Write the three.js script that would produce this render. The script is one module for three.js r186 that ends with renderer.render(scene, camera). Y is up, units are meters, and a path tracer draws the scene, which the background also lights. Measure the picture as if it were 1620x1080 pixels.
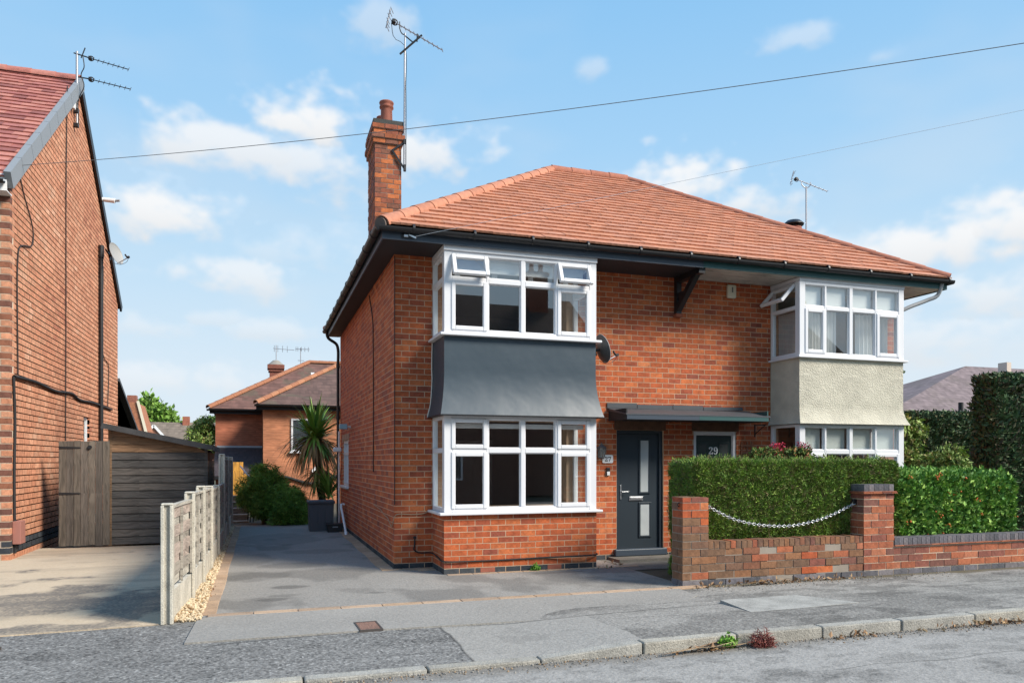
import * as THREE from 'three';
import { mergeGeometries } from 'three/addons/utils/BufferGeometryUtils.js';
import { RoundedBoxGeometry } from 'three/addons/geometries/RoundedBoxGeometry.js';

// ------------------------------------------------------------------ camera, sky, sun, exposure
const scene = new THREE.Scene();
const renderer = new THREE.WebGLRenderer({ antialias: true });
renderer.toneMapping = THREE.LinearToneMapping;
const EXPOSURE = 2.2;
renderer.toneMappingExposure = EXPOSURE;
renderer.shadowMap.enabled = true;
const YAW = THREE.MathUtils.degToRad(18.34), FOCAL = 1207;
const camera = new THREE.PerspectiveCamera(2 * THREE.MathUtils.radToDeg(Math.atan(540 / FOCAL)), 1.5, 0.1, 600);
camera.position.set(-1.88, 1.6, 11.166);
camera.lookAt(-1.88 + Math.sin(YAW), 1.6, 11.166 - Math.cos(YAW));
camera.setViewOffset(1620, 1080, 0, -188, 1620, 1080);       // shift lens: verticals stay vertical
scene.add(camera);

const SUN = new THREE.Vector3(0.66, 0.68, 0.56).normalize();
const sun = new THREE.DirectionalLight(new THREE.Color(1, 0.93, 0.82), 2.9);
sun.position.copy(SUN).multiplyScalar(60); sun.target.position.set(0, 0, 0);
sun.castShadow = true; sun.shadow.radius = 36; sun.shadow.mapSize.set(4096, 4096);
Object.assign(sun.shadow.camera, { left: -35, right: 35, top: 35, bottom: -35, near: 1, far: 140 });
scene.add(sun, sun.target);

// seeded random and noise
function rng(seed) { let s = seed >>> 0; return () => { s = (s + 0x6D2B79F5) | 0; let t = Math.imul(s ^ (s >>> 15), 1 | s); t = (t + Math.imul(t ^ (t >>> 7), 61 | t)) ^ t; return ((t ^ (t >>> 14)) >>> 0) / 4294967296; }; }
const R = rng(2027);
const rr = (a, b) => a + (b - a) * R();
const LAT = new Float32Array(65536); { const q = rng(5); for (let i = 0; i < 65536; i++) LAT[i] = q(); }
function vn(x, y, period = 256) {
  const xi = Math.floor(x), yi = Math.floor(y), fx = x - xi, fy = y - yi, p = period;
  const a = ((xi % p) + p) % p, b = ((yi % p) + p) % p, a1 = (a + 1) % p, b1 = (b + 1) % p;
  const sx = fx * fx * (3 - 2 * fx), sy = fy * fy * (3 - 2 * fy);
  const g = (i, j) => LAT[((j & 255) << 8) | (i & 255)];
  const t = g(a, b) + (g(a1, b) - g(a, b)) * sx, u = g(a, b1) + (g(a1, b1) - g(a, b1)) * sx;
  return t + (u - t) * sy;
}
function fbm(x, y, oct = 4, period = 256) { let s = 0, w = .5, n = 0; for (let i = 0; i < oct; i++) { s += w * vn(x + i * 17, y + i * 31, period); n += w; w *= .5; x *= 2; y *= 2; period *= 2; } return s / n; }
function vn3(x, y, z) { const k = Math.floor(z), f = z - k, s = f * f * (3 - 2 * f), a = vn(x + k * 37.3, y + k * 71.7), b = vn(x + (k + 1) * 37.3, y + (k + 1) * 71.7); return a + (b - a) * s; }
function fbm3(x, y, z, oct = 5) { let s = 0, w = .5, n = 0; for (let i = 0; i < oct; i++) { s += w * vn3(x, y, z); n += w; w *= .52; x *= 2.03; y *= 2.03; z *= 2.03; } return s / n; }
const clamp = (v, a = 0, b = 1) => Math.min(b, Math.max(a, v));
const sstep = (a, b, v) => { const t = clamp((v - a) / (b - a)); return t * t * (3 - 2 * t); };
const lin = c => { c /= 255; return c <= .04045 ? c / 12.92 : Math.pow((c + .055) / 1.055, 2.4); };
const srgb = c => { c = clamp(c); return 255 * (c <= .0031308 ? c * 12.92 : 1.055 * Math.pow(c, 1 / 2.4) - .055); };

{ // the sky: clear blue air with small fair-weather clouds, [azimuth, elevation, half width, half height, thickness] in degrees
  const W = 3072, H = 1536, data = new Float32Array(W * H * 4);
  const stops = [[-90, 165, 168, 168], [-2, 215, 228, 238], [0, 226, 238, 247], [6, 218, 235, 248], [14, 192, 224, 248], [22, 166, 211, 247], [30, 146, 200, 244], [40, 126, 186, 240], [60, 114, 174, 232], [90, 108, 166, 226]];
  const clouds = [[4.2, 22.9, 5.4, 2.0, 1], [-1.5, 20.9, 6.5, 1.9, .85], [3.5, 20.6, 7.5, 2.0, .8], [10.8, 21.6, 4.4, 1.9, .9], [-5.2, 16.2, 3.6, 1.9, 1], [-2.0, 12.6, 5, 1.5, .7], [3, 14.5, 6, 1.2, .3], [-6, 5.5, 8, 1.4, .5], [8, 5, 9, 1.2, .5], [1.4, 9.2, 3, .7, .45], [-3, 9.8, 2, .6, .35], [-8, 9, 3, .9, .4],
    [8, 29.8, 2.2, 2, .42], [31.2, 18.9, 4.2, 1.8, 1], [35, 17.8, 3.8, 1.4, .85], [46.8, 13.7, 6, 2.1, 1], [51.5, 14.4, 4.5, 1.9, 1], [50.5, 10.4, 4.2, 1.7, .7], [44, 8, 8, 1.6, .5], [39.5, 27.2, 2.6, .8, .4], [24.6, 27, 1.1, .8, .35], [44, 25.5, 1.4, .5, .3]];
  for (let k = 0, q = rng(77); k < 46; k++) { const az = 62 + q() * 268, el = 8 + q() * 34; clouds.push([az > 180 ? az - 360 : az, el, 3 + q() * 5, 1 + q() * 1.8, .4 + q() * .6]); }
  for (let j = 0; j < H; j++) {
    const el = ((j + .5) / H - .5) * 180, ce = Math.cos(el * Math.PI / 180), se = Math.sin(el * Math.PI / 180);
    let k = 0; while (k < stops.length - 2 && el > stops[k + 1][0]) k++;
    const f = clamp((el - stops[k][0]) / (stops[k + 1][0] - stops[k][0])), base = [1, 2, 3].map(i => lin(stops[k][i]) * (1 - f) + lin(stops[k + 1][i]) * f);
    for (let i = 0; i < W; i++) {
      const th = ((i + .5) / W - .5) * 2 * Math.PI, dx = ce * Math.cos(th), dz = ce * Math.sin(th);
      const az = Math.atan2(dx, -dz) * 180 / Math.PI;
      let c = 0, shade = 0;
      if (el > 1 && el < 60) {
        let n = -1, m = 0;
        for (const q of clouds) {
          let da = az - q[0]; if (da > 180) da -= 360; if (da < -180) da += 360;
          if (Math.abs(da) > q[2] * 2.4 || Math.abs(el - q[1]) > q[3] * 3) continue;
          if (n < 0) { n = fbm3(dx * 14 + 3, se * 26 + 7, dz * 14 + 11, 5); m = fbm3(dx * 46 + 9, se * 70, dz * 46, 4); }
          const v = (el - q[1]) / q[3], u = da / q[2], flat = v < 0 ? v * 1.25 : v;
          const d = 1.05 - Math.sqrt(u * u + flat * flat) * .85 + (n - .5) * 2.5 + (m - .5) * 1.5;
          const t = sstep(-.12, 1.0, d) * q[4];
          if (t > c) { c = t; shade = sstep(-1, .6, v); }
        }
        const haze = sstep(.46, .8, fbm3(dx * 5, se * 11 + 20, dz * 5, 4)) * .22 * sstep(45, 12, el);
        c = clamp(c + haze * (1 - c));
      }
      const o = 4 * (j * W + i), white = [.93, .95, .97].map((w, t) => w * (.86 + .14 * shade) );
      for (let t = 0; t < 3; t++) data[o + t] = (base[t] * (1 - c) + white[t] * c) / EXPOSURE;
      data[o + 3] = 1;
    }
  }
  const sky = new THREE.DataTexture(data, W, H, THREE.RGBAFormat, THREE.FloatType);
  sky.mapping = THREE.EquirectangularReflectionMapping; sky.magFilter = THREE.LinearFilter; sky.minFilter = THREE.LinearFilter; sky.wrapS = THREE.RepeatWrapping; sky.needsUpdate = true;
  scene.background = sky; scene.environment = sky;
}

// ------------------------------------------------------------------ textures and materials
function tex(w, h, fn, { color = true, repeat = 1 } = {}) {      // fn(u, v, i, j) -> grey or [r, g, b] in linear values
  const d = new Uint8Array(w * h * 4);
  for (let j = 0; j < h; j++) for (let i = 0; i < w; i++) {
    const v = fn(i / w, j / h, i, j), o = 4 * (j * w + i), a = typeof v === 'number' ? [v, v, v] : v;
    for (let k = 0; k < 3; k++) d[o + k] = color ? srgb(a[k]) : 255 * clamp(a[k]);
    d[o + 3] = 255;
  }
  const t = new THREE.DataTexture(d, w, h, THREE.RGBAFormat);
  t.colorSpace = color ? THREE.SRGBColorSpace : THREE.NoColorSpace; t.wrapS = t.wrapT = THREE.RepeatWrapping;
  t.magFilter = THREE.LinearFilter; t.minFilter = THREE.LinearMipmapLinearFilter; t.generateMipmaps = true; t.repeat.set(repeat, repeat); t.needsUpdate = true;
  return t;
}
const rgb = (r, g, b) => new THREE.Color().setRGB(r, g, b);
function mat(c, rough = .8, o = {}) { return new THREE.MeshStandardMaterial({ color: Array.isArray(c) ? rgb(...c) : c, roughness: rough, side: THREE.DoubleSide, ...o }); }

const brickMap = tex(512, 512, (u, v) => { const n = fbm(u * 16, v * 16, 5, 16), g = fbm(u * 64, v * 64, 2, 64), s = vn(u * 128, v * 128, 128); return clamp(.52 + .62 * n + .26 * (g - .5) - (s > .86 ? .22 : 0)); });
const brickBump = tex(256, 256, (u, v) => clamp(fbm(u * 32, v * 32, 4, 32)), { color: false });
const tileMap = tex(512, 512, (u, v) => { const n = fbm(u * 8, v * 8, 5, 8), g = vn(u * 170, v * 170, 256); return clamp(.66 + .4 * n + .16 * (g - .5)); });
const grainMap = tex(512, 512, (u, v) => { const w = fbm(u * 4, v * 4, 3, 4), n = fbm(u * 3 + w * .9, v * 48 + w * 5, 4, 64), f = vn(u * 12, v * 200, 256); return clamp(.30 + 1.05 * n * (.6 + .7 * w) + .28 * (f - .5)); });
const grainUp = tex(512, 512, (u, v) => { const w = fbm(u * 4, v * 4, 3, 4), n = fbm(u * 48 + w * 5, v * 3 + w * .9, 4, 64), f = vn(u * 200, v * 12, 256); return clamp(.30 + 1.05 * n * (.6 + .7 * w) + .28 * (f - .5)); });
const speck = tex(1024, 1024, (u, v) => { const n = fbm(u * 8, v * 8, 4, 8), a = vn(u * 256, v * 256, 256), b = vn(u * 140 + 9, v * 140, 256); return clamp(.55 + .45 * n + .42 * (a - .5) + (b > .82 ? .3 : b < .14 ? -.22 : 0)); });
const speckBump = tex(512, 512, (u, v) => clamp(.5 * vn(u * 170, v * 170, 256) + .5 * vn(u * 80, v * 80, 128)), { color: false });
const dashBump = tex(512, 512, (u, v) => { const a = vn(u * 90, v * 90, 128), b = vn(u * 44 + 3, v * 44, 64); return clamp(.15 + .6 * sstep(.35, .8, a) + .35 * b); }, { color: false });
const softMap = tex(512, 512, (u, v) => clamp(.82 + .3 * (fbm(u * 6, v * 6, 5, 8) - .4)));
const waveBump = tex(256, 256, (u, v) => fbm(u * 4, v * 4, 3, 4), { color: false });

const M = {};
M.brick = mat([1, 1, 1], .9, { map: brickMap, bumpMap: brickBump, bumpScale: .004, vertexColors: true });
const tones = {
  main: [[0.302, 0.074, 0.04], [0.371, 0.083, 0.036], [0.452, 0.099, 0.034], [0.476, 0.105, 0.033], [0.499, 0.114, 0.035], [0.534, 0.125, 0.037], [0.568, 0.151, 0.048], [0.615, 0.196, 0.075]],
  left: [[0.47, 0.174, 0.097], [0.549, 0.224, 0.124], [0.582, 0.246, 0.135], [0.616, 0.263, 0.146], [0.638, 0.286, 0.162], [0.661, 0.308, 0.178], [0.683, 0.33, 0.194], [0.717, 0.386, 0.243]],
  old: [[.18, .10, .062], [.21, .115, .065], [.24, .125, .068], [.27, .13, .066], [.22, .12, .07], [.31, .14, .066], [.26, .105, .058], [.20, .105, .066]],
  red: [[.21, .085, .062], [.26, .085, .058], [.34, .10, .052], [.37, .11, .052], [.40, .12, .056], [.42, .13, .06], [.45, .14, .062], [.47, .165, .085]],
  blue: [[.045, .052, .062], [.06, .068, .078], [.034, .040, .050], [.075, .078, .086]],
  bluegrey: [[.13, .125, .14], [.17, .16, .18], [.10, .10, .115], [.21, .19, .20]],
  chim: [[0.448, 0.119, 0.04], [0.37, 0.108, 0.045], [0.515, 0.151, 0.05], [0.302, 0.092, 0.05], [0.246, 0.097, 0.06], [0.47, 0.108, 0.034]],
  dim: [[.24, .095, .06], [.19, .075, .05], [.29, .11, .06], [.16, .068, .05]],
  tile: [[.54, .23, .135], [.58, .255, .15], [.50, .21, .12], [.56, .24, .135], [.53, .24, .15]],
  ltile: [[.44, .16, .125], [.36, .12, .10], [.50, .20, .155], [.28, .095, .08], [.41, .15, .125]],
};
const toneMats = {};
const toneMat = (pal, i, kind) => toneMats[kind + pal + i] ??= mat(tones[pal][i], kind === 'tile' ? .82 : .9, { map: kind === 'tile' ? tileMap : brickMap, bumpMap: brickBump, bumpScale: .004 });
M.tile = mat([1, 1, 1], .82, { map: tileMap, bumpMap: brickBump, bumpScale: .004, vertexColors: true });
M.mortar = mat([.58, .40, .27], .95, { map: softMap });
M.mortarPale = mat([.70, .56, .42], .95, { map: softMap });
M.mortarGrey = mat([.34, .29, .24], .95, { map: softMap });
M.upvc = mat([.70, .70, .72], .32);
M.glass = new THREE.MeshPhysicalMaterial({ color: rgb(.94, .97, .97), roughness: .01, transmission: 1, thickness: 0, ior: 2.7, side: THREE.DoubleSide });
M.slate = mat([.040, .060, .078], .43, { bumpMap: waveBump, bumpScale: .005 });
M.navy = mat([.040, .056, .078], .45);
M.door = mat([.020, .030, .040], .42);
M.green = mat([.018, .075, .075], .5);
M.black = mat([.012, .012, .014], .45);
M.blackMatt = mat([.018, .018, .02], .8);
M.soffitDark = mat([.020, .021, .026], .6);
M.soffitPale = mat([.62, .60, .54], .7, { map: grainMap });
M.dash = mat([.62, .58, .47], .95, { map: softMap, bumpMap: dashBump, bumpScale: .008 });
M.steel = mat([.55, .56, .58], .35, { metalness: .9 });
M.alu = mat([.40, .40, .42], .5, { metalness: .7 });
M.lead = mat([.06, .067, .078], .6, { map: softMap });
M.greyPlastic = mat([.30, .31, .32], .5);
M.white = mat([.78, .78, .78], .45);
M.cream = mat([.68, .62, .48], .6);
M.terra = mat([.33, .105, .065], .8, { map: tileMap });
M.concretePost = mat([.62, .58, .49], .9, { map: speck, bumpMap: speckBump, bumpScale: .003 });
M.woodGrey = mat([.26, .22, .185], .9, { map: grainMap, bumpMap: grainMap, bumpScale: .003 });
M.woodPale = mat([.40, .35, .28], .9, { map: grainMap, bumpMap: grainMap, bumpScale: .003 });
M.roomWall = mat([.34, .33, .31], .9); M.roomFloor = mat([.20, .14, .09], .7); M.roomDark = mat([.16, .15, .14], .9);
M.net = mat([.72, .72, .70], .95, { side: THREE.DoubleSide });
M.leaf = mat([1, 1, 1], .7); M.trunk = mat([.13, .095, .065], .95, { map: grainUp, bumpMap: grainUp, bumpScale: .01 });
M.core = mat([.11, .085, .055], 1);

// ------------------------------------------------------------------ object helpers
const used = {};
const numbered = n => { const k = used[n] = (used[n] ?? -1) + 1; return k ? `${n}_${String(k).padStart(3, '0')}` : n; };
function thing(name, label, category, pos = [0, 0, 0], group) {
  const o = new THREE.Group(); o.name = numbered(name); o.position.set(...pos); o.userData = { label, category }; if (group) o.userData.group = group;
  scene.add(o); return o;
}
function part(parent, name, geo, m, extra) {
  if (Array.isArray(geo)) geo = merge(geo);
  const o = new THREE.Mesh(geo, m); o.name = name; o.castShadow = o.receiveShadow = true;
  if (extra) { o.userData = { ...extra }; }
  parent.add(o); return o;
}
function struct(name, geo, m) { const o = part(scene, numbered(name), geo, m); o.userData.kind = 'structure'; return o; }
function merge(list) { const l = list.map(g => { g = g.index ? g.toNonIndexed() : g; for (const k of Object.keys(g.attributes)) if (!['position', 'normal', 'uv'].includes(k)) g.deleteAttribute(k); return g; }); return l.length === 1 ? l[0] : mergeGeometries(l); }
function uvMetres(g) { // box-project uv in metres from the face normals, in the object's own axes
  g = g.index ? g.toNonIndexed() : g; const p = g.attributes.position, n = g.attributes.normal, uv = new Float32Array(p.count * 2);
  for (let i = 0; i < p.count; i++) { const ax = Math.abs(n.getX(i)), ay = Math.abs(n.getY(i)), az = Math.abs(n.getZ(i)); const [a, b] = ay > ax && ay > az ? [p.getX(i), p.getZ(i)] : ax > az ? [p.getZ(i), p.getY(i)] : [p.getX(i), p.getY(i)]; uv[2 * i] = a; uv[2 * i + 1] = b; }
  g.setAttribute('uv', new THREE.BufferAttribute(uv, 2)); return g;
}
const V = (x, y, z) => new THREE.Vector3(x, y, z);
function bx(x0, x1, y0, y1, z0, z1) { const g = new THREE.BoxGeometry(x1 - x0, y1 - y0, z1 - z0); g.translate((x0 + x1) / 2, (y0 + y1) / 2, (z0 + z1) / 2); return uvMetres(g); }
function rbx(x0, x1, y0, y1, z0, z1, r = .008) { const g = new RoundedBoxGeometry(x1 - x0, y1 - y0, z1 - z0, 1, Math.min(r, (x1 - x0) / 2.1, (y1 - y0) / 2.1, (z1 - z0) / 2.1)); g.translate((x0 + x1) / 2, (y0 + y1) / 2, (z0 + z1) / 2); return g; }
function rod(a, b, r, seg = 8, r2 = r) {
  a = V(...a); b = V(...b); const d = b.clone().sub(a), g = new THREE.CylinderGeometry(r2, r, d.length(), seg);
  g.translate(0, d.length() / 2, 0); g.applyQuaternion(new THREE.Quaternion().setFromUnitVectors(V(0, 1, 0), d.normalize())); g.translate(a.x, a.y, a.z); return g;
}
function beam(a, b, w, h, up = [0, 1, 0]) { // box from a to b, w across, h along up
  a = V(...a); b = V(...b); const d = b.clone().sub(a), L = d.length(), z = d.normalize(), x = V(...up).cross(z).normalize(), y = z.clone().cross(x);
  const g = new THREE.BoxGeometry(w, h, L); uvMetres(g); g.applyMatrix4(new THREE.Matrix4().makeBasis(x, y, z).setPosition(a.add(b).multiplyScalar(.5))); return uvKeep(g, w, h, L);
}
function uvKeep(g, w, h, L) { const u = g.attributes.uv, c = g.attributes.position.count; const box = uvMetres(new THREE.BoxGeometry(w, L, h)).attributes.uv; if (box.count === c) for (let i = 0; i < c; i++) u.setXY(i, u.getX(i), u.getY(i)); return g; }
function tube(pts, r, seg = 24, rad = 6) { return new THREE.TubeGeometry(new THREE.CatmullRomCurve3(pts.map(p => V(...p))), seg, r, rad); }
function prismXY(pts, z0, z1, bevel = 0) { const s = new THREE.Shape(pts.map(p => new THREE.Vector2(...p))); const g = new THREE.ExtrudeGeometry(s, { depth: z1 - z0, bevelEnabled: bevel > 0, bevelSize: bevel, bevelThickness: bevel, bevelSegments: 1, curveSegments: 8 }); g.translate(0, 0, z0); return g; }
function basis(o, u, v, n) { return new THREE.Matrix4().makeBasis(V(...u), V(...v), V(...n)).setPosition(V(...o)); }

// collects loose pieces with vertex colours into one mesh
class Acc {
  constructor() { this.p = []; this.n = []; this.t = []; this.c = []; }
  tri(a, b, c, n, uv, col) { for (const [q, w] of [[a, uv[0]], [b, uv[1]], [c, uv[2]]]) { this.p.push(q.x, q.y, q.z); this.n.push(n.x, n.y, n.z); this.t.push(...w); this.c.push(...col); } }
  add(geo, m, col, off = [0, 0]) {
    const g = geo.index ? geo.toNonIndexed() : geo, p = g.attributes.position, n = g.attributes.normal, t = g.attributes.uv, nm = new THREE.Matrix3().getNormalMatrix(m), a = V(), b = V();
    for (let i = 0; i < p.count; i++) { a.fromBufferAttribute(p, i).applyMatrix4(m); b.fromBufferAttribute(n, i).applyMatrix3(nm).normalize(); this.p.push(a.x, a.y, a.z); this.n.push(b.x, b.y, b.z); this.t.push(t.getX(i) + off[0], t.getY(i) + off[1]); this.c.push(...col); }
  }
  geo() { const g = new THREE.BufferGeometry(); g.setAttribute('position', new THREE.Float32BufferAttribute(this.p, 3)); g.setAttribute('normal', new THREE.Float32BufferAttribute(this.n, 3)); g.setAttribute('uv', new THREE.Float32BufferAttribute(this.t, 2)); g.setAttribute('color', new THREE.Float32BufferAttribute(this.c, 3)); return g; }
}
const boxCache = {};
function pieceGeo(l, h, d, k) { const key = [Math.round(l * 100), Math.round(h * 1000), Math.round(d * 1000), k].join(); return boxCache[key] ??= (() => { const g = uvMetres(new THREE.BoxGeometry(l, h, d)); const u = g.attributes.uv; for (let i = 0; i < u.count; i++) u.setXY(i, u.getX(i) + k * .37, u.getY(i) + k * .23); return g; })(); }

// A course-by-course wall of single bricks: face plane at o, u along, v up, n out
function layWall(list, owner, w) {
  const { o, u, n, width, height, course, mod, holes = [], clip, pal, palAt, start = [0, .5], depth = .1, jit = .0010, joint = .0115, from = 0 } = w;
  const U = V(...u), N = V(...n), B = new THREE.Matrix4(), rows = Math.ceil(height / course - .15);
  for (let r = from; r < rows; r++) {
    const v0 = r * course + joint * .5, v1 = Math.min((r + 1) * course - joint * .5, height), vm = (v0 + v1) / 2; if (v1 - v0 < .02) continue;
    let spans = [clip ? clip(vm) : [0, width]];
    for (const [a, b, c, d] of holes) if (vm > c && vm < d) spans = spans.flatMap(([p, q]) => b <= p || a >= q ? [[p, q]] : [[p, a], [b, q]].filter(s => s[1] - s[0] > .03));
    for (const [p, q] of spans) {
      let x = start[r % 2] * mod; if (w.wild && r % w.wild === 0) x += mod * .25;
      while (x > p) x -= mod; 
      for (; x < q; x += mod) {
        const a = Math.max(x, p), b = Math.min(x + mod - joint, q); if (b - a < .025) continue;
        if (a === p && x < p && start[r % 2] * mod > 0 && p === 0 && w.gapStart) continue;
        const P = palAt ? palAt(r, (a + b) / 2) ?? pal : pal, ti = Math.floor(clamp(P === 'old' || P === 'red' || P === 'bluegrey' ? R() : P === 'main' ? .78 * R() + .22 * fbm((a + b) * .45 + o[0], vm * .8 + o[2], 4) : .55 * R() + .45 * fbm((a + b) * .45 + o[2] * 3 + o[0], vm * .8 + o[2] + 9, 4) * 1.5 - .08, 0, .999) * tones[P].length);
        const c = V(...o).addScaledVector(U, (a + b) / 2).addScaledVector(V(0, 1, 0), vm).addScaledVector(N, -depth / 2 + rr(-jit, jit));
        list.push({ owner, c, U, N, l: b - a, h: v1 - v0, d: depth, P, ti, k: Math.floor(R() * 6), tilt: rr(-1, 1) * .004 });
      }
    }
  }
}
const eye = camera.position, FWD = V(Math.sin(YAW), 0, -Math.cos(YAW)), RGT = V(Math.cos(YAW), 0, Math.sin(YAW));
function seenArea(c, n, area) { // size in the photograph, to choose which pieces are parts of their own
  const d = c.clone().sub(eye), z = d.dot(FWD); if (z < 1) return 0; const x = d.dot(RGT) / z, y = d.y / z;
  if (Math.abs(x) > .69 || y > .62 || y < -.31) return 0;
  const f = -n.dot(d.clone().normalize()); return f <= 0 ? 0 : area * f / (z * z);
}
function finish(list, house, name, kind, material, limit = 300) {
  const m4 = new THREE.Matrix4(), up = V(0, 1, 0);
  for (const b of list) { b.s = b.hide ? 0 : seenArea(b.c, b.N, b.l * b.h); }
  const order = [...list].sort((a, b) => b.s - a.s), own = new Set(order.slice(0, limit).filter(b => b.s > 0)), rest = new Acc();
  for (const b of list) {
    const Y = b.Vv ?? up, X = b.U.clone().addScaledVector(Y, b.tilt).normalize(), Yn = b.N.clone().cross(X).normalize();
    m4.makeBasis(X, Yn, b.N).setPosition(b.c);
    const g = b.geo ?? pieceGeo(b.l, b.h, b.d, b.k);
    const base = g.boundingBox ?? (g.computeBoundingBox(), g.boundingBox), sx = b.geo ? 1 : b.l / (base.max.x - base.min.x);
    if (own.has(b)) { const o = new THREE.Mesh(g, toneMat(b.P, b.ti, kind)); o.name = name; o.castShadow = o.receiveShadow = true; m4.decompose(o.position, o.quaternion, o.scale); o.scale.x = sx; b.owner.add(o); }
    else { const f = .9 + .2 * R(); rest.add(g, m4.clone().scale(V(sx, 1, 1)), tones[b.P][b.ti].map(c => c * f), [R(), R()]); }
  }
  if (rest.p.length) part(house, name + 's', rest.geo(), material, { kind: 'stuff' });
}
// roof pieces: rows of tiles clipped to a convex outline in the slope's own plane
function clipPoly(poly, outline) {
  let out = poly; const m = outline.length;
  for (let i = 0; i < m && out.length; i++) {
    const [ax, ay] = outline[i], [bx_, by] = outline[(i + 1) % m], inside = p => (bx_ - ax) * (p[1] - ay) - (by - ay) * (p[0] - ax) >= -1e-9, res = [];
    for (let j = 0; j < out.length; j++) { const p = out[j], q = out[(j + 1) % out.length], ip = inside(p), iq = inside(q); if (ip) res.push(p); if (ip !== iq) { const dp = (bx_ - ax) * (p[1] - ay) - (by - ay) * (p[0] - ax), dq = (bx_ - ax) * (q[1] - ay) - (by - ay) * (q[0] - ax), t = dp / (dp - dq); res.push([p[0] + (q[0] - p[0]) * t, p[1] + (q[1] - p[1]) * t]); } }
    out = res;
  }
  return out;
}
const polyArea = p => { let s = 0; for (let i = 0; i < p.length; i++) { const a = p[i], b = p[(i + 1) % p.length]; s += a[0] * b[1] - a[1] * b[0]; } return s / 2; };
function tileGeo(poly, c, v0, len, lift, th, k) { // prism with its lower edge lifted, around local centre c
  const a = new Acc(), H = p => lift * (1 - (p[1] - v0) / len), col = [1, 1, 1], top = poly.map(p => V(p[0] - c[0], p[1] - c[1], H(p) + th)), bot = poly.map(p => V(p[0] - c[0], p[1] - c[1], H(p)));
  const uv = p => [p.x + k * .41, p.y + k * .29 ];
  for (let i = 1; i < poly.length - 1; i++) a.tri(top[0], top[i], top[i + 1], V(0, lift / len, 1).normalize(), [uv(top[0]), uv(top[i]), uv(top[i + 1])], col);
  for (let i = 0; i < poly.length; i++) { const j = (i + 1) % poly.length, e = top[j].clone().sub(top[i]), n = V(e.y, -e.x, 0).normalize(); a.tri(bot[i], bot[j], top[j], n, [[0, 0], [e.length(), 0], [e.length(), th]], col); a.tri(bot[i], top[j], top[i], n, [[0, 0], [e.length(), th], [0, th]], col); }
  const g = a.geo(); g.deleteAttribute('color'); return g;
}
const tileCache = {};
function layTiles(list, owner, { o, u, v, n, outline, gauge, tw, lift = .016, th = .016, pal, gap = .003, stagger = .5 }) {
  const U = V(...u), Vv = V(...v), N = V(...n); let umin = 1e9, umax = -1e9, vmax = -1e9; for (const [a, b] of outline) { umin = Math.min(umin, a); umax = Math.max(umax, a); vmax = Math.max(vmax, b); }
  const len = gauge * 1.22;
  for (let r = 0; r * gauge < vmax - .02; r++) for (let x = umin - (r % 2 ? tw * stagger : 0); x < umax; x += tw) {
    const v0 = r * gauge, rect = [[x, v0], [x + tw - gap, v0], [x + tw - gap, v0 + len], [x, v0 + len]], pc = clipPoly(rect, outline); if (pc.length < 3) continue;
    const ar = polyArea(pc), full = ar > (tw - gap) * len * .999; if (ar < .002) continue;
    const c = [x + tw / 2, v0 + len / 2], k = Math.floor(R() * 5), key = [pal, tw, gauge, lift, k].join();
    const geo = full ? tileCache[key] ??= tileGeo(rect.map(p => [p[0] - x, p[1] - v0]), [tw / 2, len / 2], 0, len, lift, th, k) : tileGeo(pc, c, v0, len, lift, th, k);
    list.push({ owner, c: V(...o).addScaledVector(U, c[0]).addScaledVector(Vv, c[1]).addScaledVector(N, rr(-.004, .004)), U, Vv, N, l: full ? tw : .01, h: gauge, geo, P: pal, ti: Math.floor(R() * tones[pal].length), tilt: rr(-1, 1) * .008 });
  }
}
function ridgeTiles(owner, a, b, r, len, m, name = 'ridge_tile') { // half-round caps lapped along a line
  const A = V(...a), d = V(...b).sub(A), L = d.length(), z = d.normalize(), x = V(0, 1, 0).cross(z).normalize(), y = z.clone().cross(x), cnt = Math.round(L / len), l = L / cnt;
  for (let i = 0; i < cnt; i++) {
    const g = mergeGeometries([new THREE.CylinderGeometry(r * .96, r * 1.05, l * 1.0, 12, 1, true, -1.75, 3.5), new THREE.CylinderGeometry(r * .96 - .015, r * 1.05 - .015, l * 1.0, 12, 1, true, -1.75, 3.5), new THREE.RingGeometry(r * 1.05 - .015, r * 1.05, 12, 1, -Math.PI / 2 - 1.75 + Math.PI, 3.5).rotateX(Math.PI / 2).translate(0, -l / 2, 0)].map(q => q.toNonIndexed()));
    const o = part(owner, name, g, m[i % m.length]); o.matrix.makeBasis(x, z, y.clone()); 
    const mm = new THREE.Matrix4().makeBasis(x.clone().negate(), z, y.clone()).setPosition(A.clone().addScaledVector(z, (i + .5) * l)); mm.decompose(o.position, o.quaternion, o.scale);
  }
}
function gutterGeo(a, b, r = .058) { // half-round channel from a to b
  const A = V(...a), d = V(...b).sub(A), L = d.length(), z = d.normalize(), x = V(0, 1, 0).cross(z).normalize(), y = z.clone().cross(x);
  const s = new THREE.Shape(); s.absarc(0, 0, r, Math.PI, 2 * Math.PI, false); s.absarc(0, 0, r - .006, 2 * Math.PI, Math.PI, true);
  const g = new THREE.ExtrudeGeometry(s, { depth: L, bevelEnabled: false, curveSegments: 10 }); g.applyMatrix4(new THREE.Matrix4().makeBasis(x, y, z).setPosition(A)); return g;
}

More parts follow.
